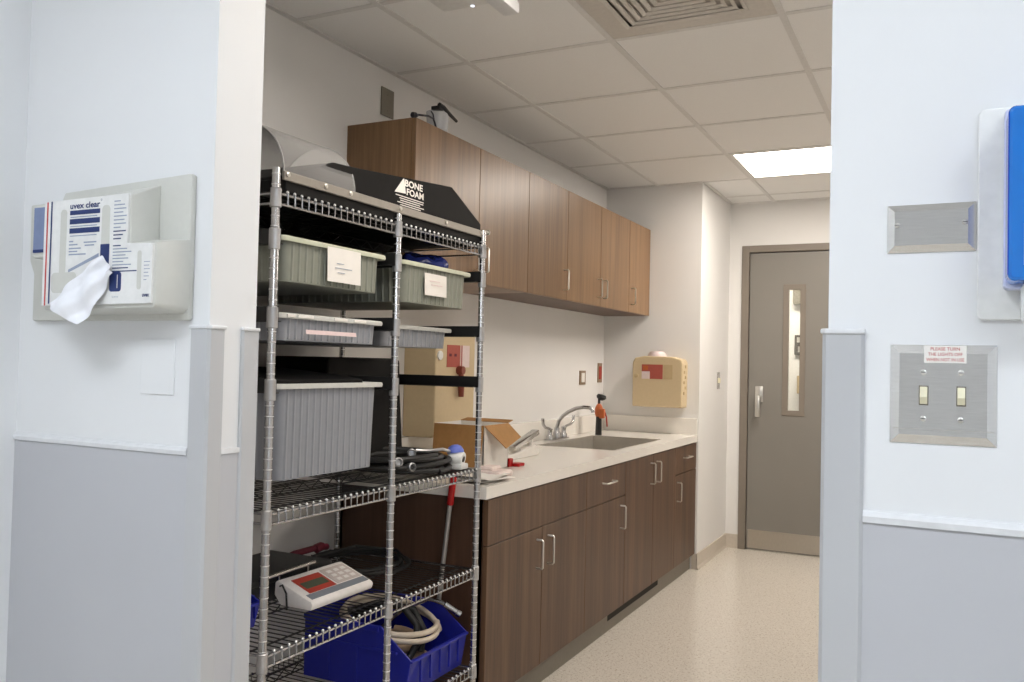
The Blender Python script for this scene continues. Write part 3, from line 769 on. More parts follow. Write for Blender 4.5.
def wire_shelf(z):
    m = M().use(CHROME)
    y0, y1 = PY[0] + 0.012, PY[2] - 0.012
    for x in (XS, XBK):
        m.tube([(x, y0, z), (x, y1, z)], 0.0038, 8); m.tube([(x, y0, z - 0.025), (x, y1, z - 0.025)], 0.0038, 8)
    for y in (PY[0] + 0.006, PY[2] - 0.006):
        m.tube([(XS, y, z), (XBK, y, z)], 0.0032, 8); m.tube([(XS, y, z - 0.024), (XBK, y, z - 0.024)], 0.0032, 8)
    m.use(WIRE)  # chrome darkened in colour, shade painted into the inner wires
    for x in (XS - 0.055, (XS + XBK) / 2, XBK + 0.055):
        m.tube([(x, y0, z + 0.001), (x, y1, z + 0.001)], 0.0026, 6)
    # stiffening truss under the middle and near the back
    for x in ((XS + XBK) / 2, XBK + 0.055):
        m.tube([(x, y0, z - 0.026), (x, y1, z - 0.026)], 0.0026, 6)
        n = 28
        m.tube([(x, y0 + (y1 - y0) * i / n, z - (0.002 if i % 2 else 0.026)) for i in range(n + 1)], 0.0022, 5)
    n = int((y1 - y0) / 0.0254)
    st = (y1 - y0) / n
    for i in range(n + 1):
        y = y0 + st * i
        if abs(y - PY[1]) < 0.014: continue
        m.tube([(XBK - 0.003, y, z - 0.022), (XBK - 0.003, y, z + 0.005), (XS + 0.001, y, z + 0.006)], 0.0018, 5)
        m.use(CHROME).tube([(XS + 0.001, y, z + 0.006), (XS + 0.0045, y, z + 0.004), (XS + 0.0045, y, z - 0.025)], 0.0022, 6)
        m.use(BEAD).ball((XS + 0.003, y, z + 0.0075), 0.0042, 1); m.use(WIRE)
    return m
for z in SH: link('wire_shelf', wire_shelf(z), None, rk, smooth=True)
# black slides that carry the totes, running front to back on both sides of each bay
for z in SL:
    for y, s in ((PY[0], 1), (PY[1], -1), (PY[1], 1), (PY[2], -1)):
        a, b = sorted((y + s * 0.0145, y + s * 0.0175)); c, e_ = sorted((y + s * 0.0175, y + s * 0.037))
        m = M(); m.box(XBK, XS + 0.004, a, b, z - 0.014, z + 0.024); m.box(XBK, XS - 0.005, c, e_, z - 0.0135, z - 0.0115)
        link('slide', m, BLACK, rk)

def tote(label, x0, x1, y0, y1, zt, h, bm_, rm_, ribs=True, group='plastic totes on the shelving slides'):
    """ribbed open tote: flared rim, tapered corrugated walls"""
    t = thing('storage_tote', label, 'tote', ((x0 + x1) / 2, (y0 + y1) / 2, zt - h), group)
    ins, tap = 0.030, 0.004 + h * 0.02
    def loop(i, r=0.02):
        a, b, c, d_ = x0 + i, x1 - i * 0.35, y0 + i, y1 - i
        out = []
        for cx, cy, a0 in ((b - r, d_ - r, 0), (a + r, d_ - r, PI / 2), (a + r, c + r, PI), (b - r, c + r, 1.5 * PI)):
            for k in range(5): out.append((cx + r * math.cos(a0 + k * PI / 8), cy + r * math.sin(a0 + k * PI / 8)))
        return out
    def skin(rows, close_bottom=True):
        bmx = bmesh.new(); R_ = [[bmx.verts.new((p[0], p[1], z)) for p in loop(i)] for i, z in rows]
        for a, b in zip(R_, R_[1:]):
            n = len(a)
            for k in range(n): bmx.faces.new((a[k], a[(k + 1) % n], b[(k + 1) % n], b[k]))
        if close_bottom: bmx.faces.new(R_[-1])
        return bmx
    m = M()
    b1 = skin([(ins, zt - 0.004), (ins + tap, zt - h), (ins + tap, zt - h)])
    m._add(b1)
    m._add(skin([(ins + 0.004, zt - 0.004), (ins + tap + 0.004, zt - h + 0.004)]))
    if ribs:
        sp = 0.026
        yy = y0 + ins + 0.03
        while yy < y1 - ins - 0.03:
            xt, xb = x1 - ins * 0.35, x1 - (ins + tap) * 0.35
            m.prism([(yy - 0.0075, 0), (yy + 0.0075, 0), (yy + 0.005, 0.005), (yy - 0.005, 0.005)], 'X', 0, 1) if False else None
            m.tube([(xt - 0.004, yy, zt - 0.012), (xb - 0.004, yy, zt - h + 0.003)], 0.0075, 6)
            yy += sp
        xx = x0 + ins + 0.03
        while xx < x1 - 0.04:
            m.tube([(xx, y0 + ins + 0.004, zt - 0.012), (xx, y0 + ins + tap + 0.004, zt - h + 0.003)], 0.0075, 6)
            m.tube([(xx, y1 - ins - 0.004, zt - 0.012), (xx, y1 - ins - tap - 0.004, zt - h + 0.003)], 0.0075, 6)
            xx += sp
    link('body', m, bm_, t, smooth=True)
    bmx = bmesh.new()
    R_ = [[bmx.verts.new((p[0], p[1], z)) for p in loop(i, 0.03)] for i, z in ((ins, zt - 0.011), (0.0, zt - 0.013), (-0.002, zt - 0.007), (0.0, zt - 0.001), (0.004, zt), (ins - 0.004, zt), (ins + 0.002, zt - 0.008))]
    for a, b in zip(R_, R_[1:]):
        n = len(a)
        for k in range(n): bmx.faces.new((a[k], a[(k + 1) % n], b[(k + 1) % n], b[k]))
    bmesh.ops.recalc_face_normals(bmx, faces=bmx.faces)
    link('rim', M()._add(bmx), rm_, t, smooth=True)
    return t
def sticker(t, y0, y1, z0, z1, x, m_=PAPER, tilt=0.0, name='label'):
    def fn(u, v): return (x + 0.0012 * math.sin(u * 5) + 0.002 * (1 - v), y0 + (y1 - y0) * u + tilt * (1 - v), z0 + (z1 - z0) * v)
    m = M().grid(fn, 6, 4)
    return link(name, m, m_, t, smooth=True)
yl0, yl1, yr0, yr1 = 1.622, 2.086, 2.146, 2.578
FX = -1.455
b1 = tote('shallow grey-green tote with large paper tag, upper left on the shelving', -2.02, FX, yl0, yl1, 1.602, 0.112, BINGREEN, RIMG)
l1 = sticker(b1, 1.80, 1.945, 1.503, 1.594, FX + 0.004)
m = M()
for i, (a, b) in enumerate(((1.835, 1.865), (1.83, 1.90), (1.84, 1.87))): m.box(FX + 0.0075, FX + 0.0085, a, b, 1.552 - i * 0.012, 1.5535 - i * 0.012)
link('handwriting', m, GREYP, l1)
b2 = tote('shallow grey-green tote with small torn tag and blue bag inside, upper right', -2.02, FX + 0.002, yr0, yr1 + 0.006, 1.602, 0.125, BINGREEN, RIMG)
l2 = sticker(b2, 2.275, 2.408, 1.505, 1.574, FX + 0.002)
m = M()
for i, (a, b) in enumerate(((2.30, 2.36), (2.31, 2.375))): m.box(FX + 0.0055, FX + 0.0065, a, b, 1.55 - i * 0.012, 1.552 - i * 0.012)
link('handwriting', m, PAPERP, l2)
b3 = tote('very shallow grey tote with stickers on its rim, second row left', -2.02, FX - 0.005, yl0, yl1, 1.411, 0.068, BINGREY, RIMW)
sticker(b3, 1.725, 1.935, 1.361, 1.372, FX + 0.002, PAPERP)
for a, b in ((1.66, 1.69), (1.70, 1.76), (1.845, 1.90), (1.93, 1.985)):
    link('rim_sticker', M().box(FX - 0.006, FX - 0.0015, a, b, 1.401, 1.4085, 0.001), PAPER, b3)
b4 = tote('very shallow grey tote pushed further back, second row right, no tags', -2.03, FX - 0.065, yr0, yr1, 1.411, 0.068, BINGREY, RIMW)
b5 = tote('deep grey ribbed tote alone in lower left bay of the shelving', -2.02, FX - 0.003, yl0, yl1 + 0.006, 1.235, 0.241, BINGREY, RIMW)
# blue bag lying in the upper right tote
def fn(u, v):
    a = 2 * PI * u; r = math.sin(PI * v) ** 0.7
    k = 1 + 0.14 * math.sin(5 * a + 3 * v) + 0.08 * math.sin(9 * a)
    return (-1.565 + 0.08 * r * math.cos(a) * k, 2.425 + 0.115 * r * math.sin(a) * k, 1.612 - 0.036 * math.cos(PI * v) * (1 + 0.15 * math.sin(3 * a)) + 0.008 * math.sin(7 * a) * r)
bg = tag(link('plastic_bag', M().grid(fn, 30, 12), BAG, smooth=True), 'crumpled dark blue plastic bag lying in the upper right tote', 'bag')
# black foam pad in the deep tote, black block behind
m = M().prism([(-1.99, 1.205), (-1.50, 1.205), (-1.50, 1.243), (-1.56, 1.252), (-1.80, 1.270), (-1.99, 1.272)], 'Y', 1.668, 2.036, bev=0.004)
tag(link('foam_pad', m, FOAM), 'flat black foam pad lying in the mouth of the deep grey tote', 'pad')
m = M().prism([(2.19, 0.931), (2.632, 0.931), (2.600, 1.20), (2.594, 1.295), (2.584, 1.306), (2.20, 1.306), (2.19, 1.296)], 'X', -1.99, -1.752, bev=0.006)
tag(link('foam_block', m, FOAM), 'large black foam block standing at the back of the second wire shelf', 'foam block')

# ------------------------------------------------------------------ on the top shelf: foam ramp with rail and lettering, clear arch
XFR = -1.456
rp = thing('positioning_ramp', 'black foam ramp with white lettering and grey side rail on top shelf', 'foam ramp', (-1.7, 2.15, 1.705))
ZR0 = 1.7055
m = M().prism([(1.64, ZR0), (2.655, ZR0), (2.655, 1.742), (1.64, 1.742)], 'X', -1.98, XFR, bev=0.003)
XFA = XFR - 0.010
m.prism([(1.66, 1.738), (2.652, 1.738), (2.652, 1.784), (2.450, 1.876), (1.94, 1.831), (1.835, 1.824), (1.66, 1.754)], 'X', -1.95, XFA, bev=0.004)
link('body', m, FOAM, rp)
rl = link('side_rail', M().box(XFR, XFR + 0.008, 1.625, 2.628, 1.734, 1.757, 0.002), RAILM, rp)
for y in (1.636, 1.781, 1.886, 2.125, 2.387, 2.622):
    link('bolt', M().lathe([(0.0065, 0), (0.0065, 0.003), (0.004, 0.0045), (0.0, 0.0045)], (XFR + 0.008, y, 1.748), (1, 0, 0), 12), NICKEL, rl, smooth=True)
link('bolt', M().lathe([(0.006, 0), (0.006, 0.02), (0.009, 0.021), (0.009, 0.026), (0.0, 0.027)], (XFR, 2.655, 1.757), (0.2, 1, 0), 12), NICKEL, rp, smooth=True)
m = M().use(PAPER)
xt = XFA + 0.0008
m.quad((xt, 2.118, 1.799), (xt, 2.178, 1.803), (xt, 2.168, 1.846), (xt, 2.162, 1.846))
m.text('BONE', 0.098, 0.021, (xt, 2.172, 1.825), '+X', 0.03)
m.text('FOAM', 0.095, 0.021, (xt, 2.182, 1.800), '+X', 0.03)
for i, (a, b) in enumerate(((2.125, 2.278), (2.145, 2.276), (2.15, 2.258), (2.135, 2.28), (2.15, 2.262))):
    z = 1.7935 - i * 0.0066
    m.box(XFA - 0.0002, xt, a, b, z - 0.0026, z)
link('lettering', m, None, rp)

ar = thing('acrylic_arch', 'clear half-round plastic arch standing at left end of top shelf', 'plastic arch', (-1.585, 1.78, 1.757))
acx, acz, arr = -1.592, 1.757, 0.1355
m = M()
for rr, flip in ((arr, 0), (arr - 0.003, 1)):
    m.grid(lambda u, v, rr=rr: (acx + rr * math.cos(PI * (u if not flip else 1 - u)), 1.63 + (1.918 - 1.63) * v, acz + rr * math.sin(PI * (u if not flip else 1 - u))), 32, 6)
link('shell', m, ARCH, ar, smooth=True)
for y in (1.632, 1.916):
    link('edge_band', M().tube([(acx + (arr - 0.001) * math.cos(PI * i / 28), y, acz + (arr - 0.001) * math.sin(PI * i / 28)) for i in range(29)], 0.0022, 8), ARCHE, ar, smooth=True)
link('side_strip', M().box(acx + arr - 0.004, acx + arr + 0.0, 1.63, 1.918, acz - 0.0145, acz + 0.002), ARCHE, ar)

# ------------------------------------------------------------------ on the second wire shelf: black cable coil, connectors, roll
ZS2 = 0.923 + 0.0078
def coil(cx, cy, z, r, n, turns, wob, rise, ex=1.0, ph=0.0):
    out = []
    N = n * turns
    for i in range(N + 1):
        a = ph + 2 * PI * i / n
        k = r * (1 + wob * math.sin(a * 0.37 + 1) + wob * 0.6 * math.sin(a * 2.3))
        out.append((cx + k * math.cos(a), cy + k * ex * math.sin(a), z + rise * i / N + 0.004 * math.sin(a * 1.7) + 0.004))
    return out
cc = thing('cable_coil', 'black cable coiled on second wire shelf with metal plugs', 'cable', (-1.65, 2.43, ZS2))
link('cable', M().tube(coil(-1.625, 2.42, ZS2 + 0.006, 0.14, 30, 6, 0.11, 0.050, 1.1), 0.0088, 8), RUBBER, cc, smooth=True)
for p, d_ in (((-1.52, 2.315, ZS2 + 0.032), (0.9, -0.3, 0.1)), ((-1.60, 2.45, ZS2 + 0.06), (0.6, -0.7, 0.1)), ((-1.53, 2.26, ZS2 + 0.05), (0.8, -0.5, 0.2))):
    link('plug', M().lathe([(0.008, -0.03), (0.011, -0.02), (0.011, 0.0), (0.014, 0.002), (0.014, 0.02), (0.011, 0.022), (0.009, 0.010), (0.0, 0.010)], p, d_, 16), SLEEVE, cc, smooth=True)
link('tube', M().tube([(-1.57, 2.43, ZS2 + 0.072), (-1.54, 2.46, ZS2 + 0.07), (-1.52, 2.52, ZS2 + 0.072), (-1.52, 2.57, ZS2 + 0.06)], 0.006, 8), SLEEVE, cc, smooth=True, label='grey tube lying over the black coil')
rr_ = thing('tape_roll', 'white roll with pale blue cap on second wire shelf by the right post', 'roll', (-1.535, 2.575, ZS2))
ax = Vector((1.0, 0.12, -0.16)).normalized(); c0 = Vector((-1.535, 2.592, ZS2 + 0.042))
link('body', M().lathe([(0.020, 0.0), (0.028, 0.006), (0.031, 0.02), (0.029, 0.042), (0.022, 0.052), (0.013, 0.054), (0.009, 0.048), (0.0, 0.048)], c0, ax, 20).box(-1.525, -1.475, 2.57, 2.62, ZS2, ZS2 + 0.02, 0.004), WHITE, rr_, smooth=True)
link('bore_shade', M().lathe([(0.0, 0.0), (0.010, 0.0), (0.010, 0.002), (0.0, 0.002)], c0 + ax * 0.052, ax, 14), BLACK, rr_)  # black disc painting the shade inside the hole
link('cap', M().lathe([(0.030, 0.0), (0.029, 0.010), (0.022, 0.022), (0.011, 0.028), (0.0, 0.029)], c0 + Vector((0.022, 0.002, 0.012)), (-0.15, 0.05, 1), 20), BLUECAP, rr_, smooth=True)

# ------------------------------------------------------------------ on the third wire shelf: scale, cables, blue bin
ZS3 = 0.584 + 0.0078
sc = thing('digital_scale', 'white bench scale with red display panel on third wire shelf', 'scale', (-1.70, 2.07, ZS3))
y0, y1 = 1.93, 2.22
# sloping console
prof = [(-1.580, ZS3 + 0.002), (-1.574, ZS3 + 0.020), (-1.582, ZS3 + 0.028), (-1.700, ZS3 + 0.072), (-1.712, ZS3 + 0.068), (-1.715, ZS3 + 0.030), (-1.69, ZS3 + 0.002)]
link('housing', M().prism(prof, 'Y', y0, y1, bev=0.006), SCALEW, sc, smooth=True)
A = Vector((-1.582, 0, ZS3 + 0.028)); B = Vector((-1.700, 0, ZS3 + 0.072)); sl = (B - A); nrm = Vector((0.044, 0, 0.118)).normalized()
def on(u, y, off): p = A + sl * u + nrm * off; return (p.x, y, p.z)
def face(name, u0, u1, ya_, yb2, mtl, off, parent=sc, lab=None):
    m = M()
    lo, hi = [on(u0, ya_, -0.001), on(u0, yb2, -0.001), on(u1, yb2, -0.001), on(u1, ya_, -0.001)], [on(u0, ya_, off), on(u0, yb2, off), on(u1, yb2, off), on(u1, ya_, off)]
    m.quad(*hi)
    for i in range(4): j = (i + 1) % 4; m.quad(lo[i], lo[j], hi[j], hi[i])
    return link(name, m, mtl, parent, label=lab)
face('lower_band', 0.05, 0.24, y0 + 0.015, y1 - 0.010, SCALEG, 0.0012)
dp = face('display_panel', 0.26, 0.86, y0 + 0.035, y0 + 0.155, RED, 0.0012)
face('lcd', 0.42, 0.66, y0 + 0.045, y0 + 0.145, LCD, 0.002, dp)
kp = face('keypad', 0.28, 0.90, y0 + 0.165, y1 - 0.012, KEYS, 0.0012)
for i in range(3):
    for j in range(3):
        face('key', 0.36 + i * 0.17, 0.46 + i * 0.17, y0 + 0.180 + j * 0.032, y0 + 0.200 + j * 0.032, SCALEW, 0.0022, kp)
m = M().box(-1.99, -1.745, y0 - 0.06, y1 + 0.0, ZS3, ZS3 + 0.055, 0.006); m.box(-1.995, -1.74, y0 - 0.065, y1 + 0.005, ZS3 + 0.055, ZS3 + 0.072, 0.004)
link('weighing_platform', m, BLACK, sc)
m = M().tube([(-1.730, y0 - 0.02, ZS3 + 0.078), (-1.735, y0 + 0.20, ZS3 + 0.082)], 0.006, 10); m.ball((-1.730, y0 - 0.022, ZS3 + 0.078), 0.010, 2); m.cyl((-1.733, 1.97, ZS3 + 0.0), (-1.733, 1.97, ZS3 + 0.08), 0.004); m.cyl((-1.735, 2.10, ZS3 + 0.0), (-1.735, 2.10, ZS3 + 0.082), 0.004)
link('platform_bar', m, STEEL, sc, smooth=True)
link('power_cord', M().tube([(-1.69, y0 - 0.003, ZS3 + 0.058), (-1.672, y0 - 0.014, ZS3 + 0.066), (-1.655, y0 - 0.016, ZS3 + 0.045), (-1.652, y0 - 0.016, ZS3 + 0.01), (-1.645, y0 - 0.025, ZS3 + 0.004)], 0.0028, 8), RUBBER, sc, smooth=True)
# cables behind the scale
m = M().tube(coil(-1.80, 2.44, ZS3 + 0.002, 0.155, 32, 3, 0.08, 0.018, 1.05), 0.006, 8)
m.tube([(-1.95, 2.40, ZS3 + 0.02), (-1.90, 2.56, ZS3 + 0.035), (-1.75, 2.60, ZS3 + 0.03), (-1.64, 2.52, ZS3 + 0.012), (-1.62, 2.38, ZS3 + 0.008)], 0.006, 8)
tag(link('cable_loop', m, RUBBER, smooth=True), 'thin black cable looped on third wire shelf right of the scale', 'cable')
m = M().tube([(-2.02, 2.27, ZS3 + 0.011), (-1.985, 2.33, ZS3 + 0.04), (-1.955, 2.40, ZS3 + 0.05), (-1.96, 2.47, ZS3 + 0.042), (-2.0, 2.52, ZS3 + 0.03)], 0.011, 10)
m.lathe([(0.008, 0), (0.016, 0.004), (0.016, 0.03), (0.010, 0.04), (0, 0.04)], (-1.955, 2.40, ZS3 + 0.046), (0.2, 0.9, 0.2), 14)
tag(link('red_cable', m, DARKRED, smooth=True), 'dark red cable end behind the scale on third wire shelf', 'cable')
m = M().box(-2.02, -1.96, 2.14, 2.22, ZS3, ZS3 + 0.05, 0.01); m.tube([(-1.99, 2.22, ZS3 + 0.03), (-1.985, 2.25, ZS3 + 0.05), (-1.98, 2.26, ZS3 + 0.03)], 0.005, 8)
tag(link('power_adapter', m, BLACK, smooth=True), 'black power adapter at the back of third wire shelf behind the scale', 'adapter')

def hopper_bin(label, x0, x1, y0, y1, z0, h, lip, group, ribs=True):
    """stacking bin open at the front (+X): tall sides with a slanted cut, low front lip"""
    t = thing('stacking_bin', label, 'bin', ((x0 + x1) / 2, (y0 + y1) / 2, z0), group)
    w = 0.006
    prof = [(x0, z0), (x1 - 0.02, z0), (x1, z0 + lip), (x1 - 0.10, z0 + h - 0.015), (x1 - 0.115, z0 + h), (x0, z0 + h)]
    for s in (0, 1):
        a, b = (y0, y0 + w) if s == 0 else (y1 - w, y1)
        m = M().prism(prof, 'Y', a, b, bev=0.0015)
        o0, o1 = (y0 - 0.004, y0) if s == 0 else (y1, y1 + 0.004)
        if ribs:
            m.box(x0 + 0.0, x1 - 0.12, o0 - (0.004 if s == 0 else 0), o1 + (0.004 if s else 0), z0 + h - 0.018, z0 + h, 0.002)
            m.box(x0 + 0.02, x1 - 0.05, o0, o1, z0 + h * 0.62, z0 + h * 0.66, 0.001)
            for k in range(3): m.box(x0 + 0.10 + k * 0.11, x0 + 0.106 + k * 0.11, o0, o1, z0 + 0.01, z0 + h * 0.62, 0.001)
        link('side_wall', m, BLUEBIN, t)
    link('bottom', M().box(x0, x1 - 0.02, y0 + w, y1 - w, z0, z0 + w), BLUEBIN, t)
    link('back_wall', M().box(x0, x0 + w, y0 + w, y1 - w, z0 + w, z0 + h, 0.0015), BLUEBIN, t)
    m = M().prism([(x1 - 0.026, z0 + w), (x1 - 0.02, z0), (x1, z0 + lip), (x1 - 0.006, z0 + lip)], 'Y', y0 + w, y1 - w)
    n = 6
    for k in range(1, n): m.box(x1 - 0.004, x1 + 0.003, y0 + (y1 - y0) * k / n - 0.002, y0 + (y1 - y0) * k / n + 0.002, z0 + 0.03, z0 + lip - 0.004)
    m.box(x1 - 0.004, x1 + 0.006, y0, y1, z0 + lip - 0.008, z0 + lip, 0.002)
    link('front_lip', m, BLUEBIN, t)
    return t
ZS4 = 0.250 + 0.0078
hopper_bin('large blue stacking bin on lowest wire shelf, full of coiled hoses', -1.885, -1.468, 2.275, 2.625, ZS4, 0.205, 0.115, 'blue stacking bins')
hopper_bin('blue stacking bin at far left of third wire shelf, cut off by wall', -1.95, -1.60, 1.628, 1.752, ZS3, 0.13, 0.07, 'blue stacking bins')
# hoses in the blue bin
hz = ZS4 + 0.012
h1 = tag(link('hose_coil', M().tube([(x, y, z - 0.22 * (x + 1.665)) for x, y, z in coil(-1.665, 2.450, 0.414, 0.160, 40, 2, 0.02, 0.030, 0.98, 0.6)], 0.0092, 12), HOSE, smooth=True), 'beige hose coiled in loops in the large blue bin', 'hose')
m = M().tube([(-1.80, 2.36, 0.45), (-1.70, 2.42, 0.485), (-1.61, 2.44, 0.48), (-1.555, 2.44, 0.43), (-1.54, 2.42, 0.375), (-1.55, 2.38, 0.33)], 0.012, 10)
m.tube([(-1.78, 2.39, 0.44), (-1.68, 2.46, 0.475), (-1.59, 2.475, 0.465), (-1.54, 2.46, 0.41), (-1.53, 2.43, 0.35)], 0.012, 10)
tag(link('black_cable', m, RUBBER, smooth=True), 'two thick black cables draped over the beige hose in the blue bin', 'cable')
m = M()
for k in range(3): m.tube(coil(-1.66, 2.44, 0.29 + k * 0.032, 0.115 - 0.01 * k, 28, 1, 0.05, 0.01, 1.0, k), 0.014, 10)
tag(link('tan_hose', m, mat('tan_hose', srgb(160, 136, 112), 0.5), smooth=True), 'thicker tan hose lying low in the large blue bin', 'hose')
m = M().lathe([(0.008, 0), (0.011, 0.002), (0.011, 0.05), (0.013, 0.052), (0.013, 0.066), (0.007, 0.068), (0.0, 0.06)], (-1.545, 2.60, 0.463), (0.75, 0.36, -0.55), 14)
m.tube([(-1.545, 2.60, 0.463), (-1.60, 2.585, 0.475), (-1.68, 2.57, 0.44), (-1.75, 2.56, 0.38), (-1.80, 2.5, 0.32)], 0.008, 8)
tag(link('metal_fitting', m, CHROME, smooth=True), 'metal hose fitting poking over right rim of the blue bin', 'fitting')

# mop leaning in the gap between shelving and worktop end
mp_ = thing('mop', 'mop handle with red grip leaning between shelving and cabinet end', 'mop', (-1.64, 2.668, 0.0))
P0, P1 = Vector((-1.654, 2.6655, 0.03)), Vector((-1.557, 2.6655, 0.93))
dd = (P1 - P0).normalized()
link('pole', M().cyl(P0, P0 + dd * 0.78, 0.0085, seg=14), mat('grey_pole', srgb(170, 168, 166), 0.35, 0.6), mp_, smooth=True)
link('grip', M().lathe([(0.0095, 0), (0.0125, 0.004), (0.0115, 0.03), (0.0125, 0.06), (0.0125, 0.13), (0.009, 0.138), (0, 0.138)], P0 + dd * 0.765, dd, 14), REDL, mp_, smooth=True)
link('mop_head', M().box(-1.73, -1.61, 2.653, 2.679, 0.0, 0.035, 0.006), RUBBER, mp_)

# ------------------------------------------------------------------ near wall, left: wipe station
ds = thing('wipe_dispenser', 'putty grey wall holder with white boxed lens wipes on left wall', 'dispenser', (-1.55, YN, 1.366))
m = M()
m.prism([(-1.802, 1.622), (-1.80, 1.500), (-1.785, 1.47), (-1.785, 1.368), (-1.316, 1.368), (-1.316, 1.652), (-1.322, 1.655), (-1.69, 1.642), (-1.70, 1.624)], 'Y', YN - 0.014, YN, bev=0.004)
link('back_plate', m, HOLD, ds, smooth=True)
YF = 1.147
t = bmesh.new()
PF = [(-1.650, 1.386), (-1.334, 1.388), (-1.330, 1.394), (-1.330, 1.512), (-1.402, 1.512), (-1.402, 1.606), (-1.650, 1.602)]
PB = [(-1.660, 1.378), (-1.326, 1.380), (-1.314, 1.392), (-1.314, 1.526), (-1.400, 1.528), (-1.400, 1.638), (-1.660, 1.625)]
VA = [t.verts.new((p[0], YF + 0.001, p[1])) for p in PF]; VB = [t.verts.new((p[0], YN - 0.012, p[1])) for p in PB]
t.faces.new(VA); t.faces.new(VB[::-1])
for i in range(7): t.faces.new((VA[i], VB[i], VB[(i + 1) % 7], VA[(i + 1) % 7]))
bmesh.ops.recalc_face_normals(t, faces=t.faces)
bmesh.ops.bevel(t, geom=list(t.edges), offset=0.004, segments=2, affect='EDGES', profile=0.5)
link('holder_body', M().use(HOLD)._add(t), None, ds, smooth=True)
m = M().use(HOLD); m.box(-1.700, -1.652, YF + 0.006, YN - 0.012, 1.494, 1.603, 0.004)
m.use(POCKET); m.box(-1.694, -1.654, YF + 0.004, YF + 0.0062, 1.505, 1.598); m.use(NAVY); m.box(-1.694, -1.654, YF + 0.0035, YF + 0.0045, 1.505, 1.511)
link('side_pocket', m, None, ds)
cd_ = link('carton', M().prism([(-1.650, 1.394), (-1.334, 1.396), (-1.334, 1.509), (-1.404, 1.512), (-1.404, 1.6085), (-1.650, 1.606)], 'Y', YF - 0.004, YF + 0.002, bev=0.0012), WHITE, ds, label='white printed carton front')
yp = YF - 0.0044
def rect(m, x0, x1, z0, z1, y=yp): m.quad((x0, y, z0), (x1, y, z0), (x1, y, z1), (x0, y, z1))
# the crop of the print: x runs -1.650..-1.334, z 1.394..1.607
m = M(); rect(m, -1.6415, -1.6372, 1.3945, 1.605); link('stripe', m, REDS, cd_, label='red stripe')
m = M(); rect(m, -1.6290, -1.6245, 1.398, 1.6055); link('stripe', m, NAVY, cd_, label='navy stripe')
m = M().use(NAVY)
m.text('uvex clear', 0.088, 0.0125, (-1.5705, yp, 1.5865), '-Y', 0.025)
m.text('\u00ae', 0.005, 0.005, (-1.4815, yp, 1.5975), '-Y')
for z0, z1 in ((1.5745, 1.5835), (1.5560, 1.5665), (1.5375, 1.5480)): rect(m, -1.5707, -1.482, z0, z1)
m.use(GREYP)
for z in (1.5700, 1.5515, 1.5325): rect(m, -1.569, -1.490, z - 0.001, z + 0.001)
for z, a, b in ((1.5215, -1.5707, -1.558), (1.515, -1.5707, -1.545), (1.5075, -1.5707, -1.535), (1.5015, -1.5707, -1.545), (1.4955, -1.5707, -1.52), (1.5185, -1.527, -1.49), (1.5125, -1.524, -1.496)): rect(m, a, b, z - 0.0014, z + 0.0014)
for i, w in enumerate((0.018, 0.030, 0.034, 0.026, 0.036, 0.030, 0.034, 0.020, 0.035, 0.027, 0.022)):
    m.use(NAVY if i in (8, 9, 10) else GREYP); rect(m, -1.4423, -1.4423 + w, 1.5935 - i * 0.0073, 1.5958 - i * 0.0073)
for i, w in enumerate((0.022, 0.040, 0.052, 0.036, 0.044, 0.030, 0.052, 0.044, 0.068)):
    m.use(NAVY if i in (0, 7, 8) else GREYP); rect(m, -1.4423, -1.4423 + w, 1.5070 - i * 0.0062, 1.5092 - i * 0.0062)
m.use(GREYP)
for i, w in enumerate((0.016, 0.014, 0.016, 0.012, 0.014, 0.008)): rect(m, -1.355, -1.355 + w, 1.474 - i * 0.0068, 1.4755 - i * 0.0068)
link('print', m, None, cd_)
m = M().use(NAVY); m.text('uvex', 0.019, 0.0055, (-1.3575, yp, 1.4085), '-Y', 0.03)
m.use(GREYP); m.text('Lens', 0.017, 0.0035, (-1.440, yp, 1.408), '-Y')
link('brand_lettering', m, None, cd_)
m = M().use(GREYP); m.quad((-1.5707, yp, 1.4655), (-1.5707, yp, 1.4595), (-1.482, yp, 1.4890), (-1.482, yp, 1.4960))
link('diagonal_band', m, None, cd_)
def rr(m, x0, x1, z0, z1, r=0.005, y0=YF - 0.0043, y1=YF - 0.0035):
    pts = []
    for cx, cz, a0 in ((x1 - r, z1 - r, 0), (x0 + r, z1 - r, PI / 2), (x0 + r, z0 + r, PI), (x1 - r, z0 + r, 1.5 * PI)):
        for k in range(5): pts.append((cx + r * math.cos(a0 + k * PI / 8), cz + r * math.sin(a0 + k * PI / 8)))
    m.prism(pts, 'Y', y0, y1)
for a in ((-1.4765, -1.4535, 1.500, 1.589, 0.009), (-1.3735, -1.3625, 1.4225, 1.4965, 0.005)):
    m = M(); rr(m, *a); link('slot', m, HOLD, cd_)
m = M(); rr(m, -1.5985, -1.5795, 1.4555, 1.587, 0.008); m.use(HOLD); rr(m, -1.621, -1.545, 1.4195, 1.4605, 0.010, YF - 0.0046)
link('slot', m, HOLD, cd_)
m = M(); rr(m, -1.4775, -1.4525, 1.4735, 1.5127, 0.001, YF - 0.0047); link('patch', m, NAVY, cd_)
m = M().use(NAVY); rr(m, -1.4495, -1.4165, 1.4195, 1.4575, 0.006)
m.use(PAPER); m.box(-1.4275, -1.4262, YF - 0.0047, YF - 0.0042, 1.426, 1.452)
link('patch', m, None, cd_)
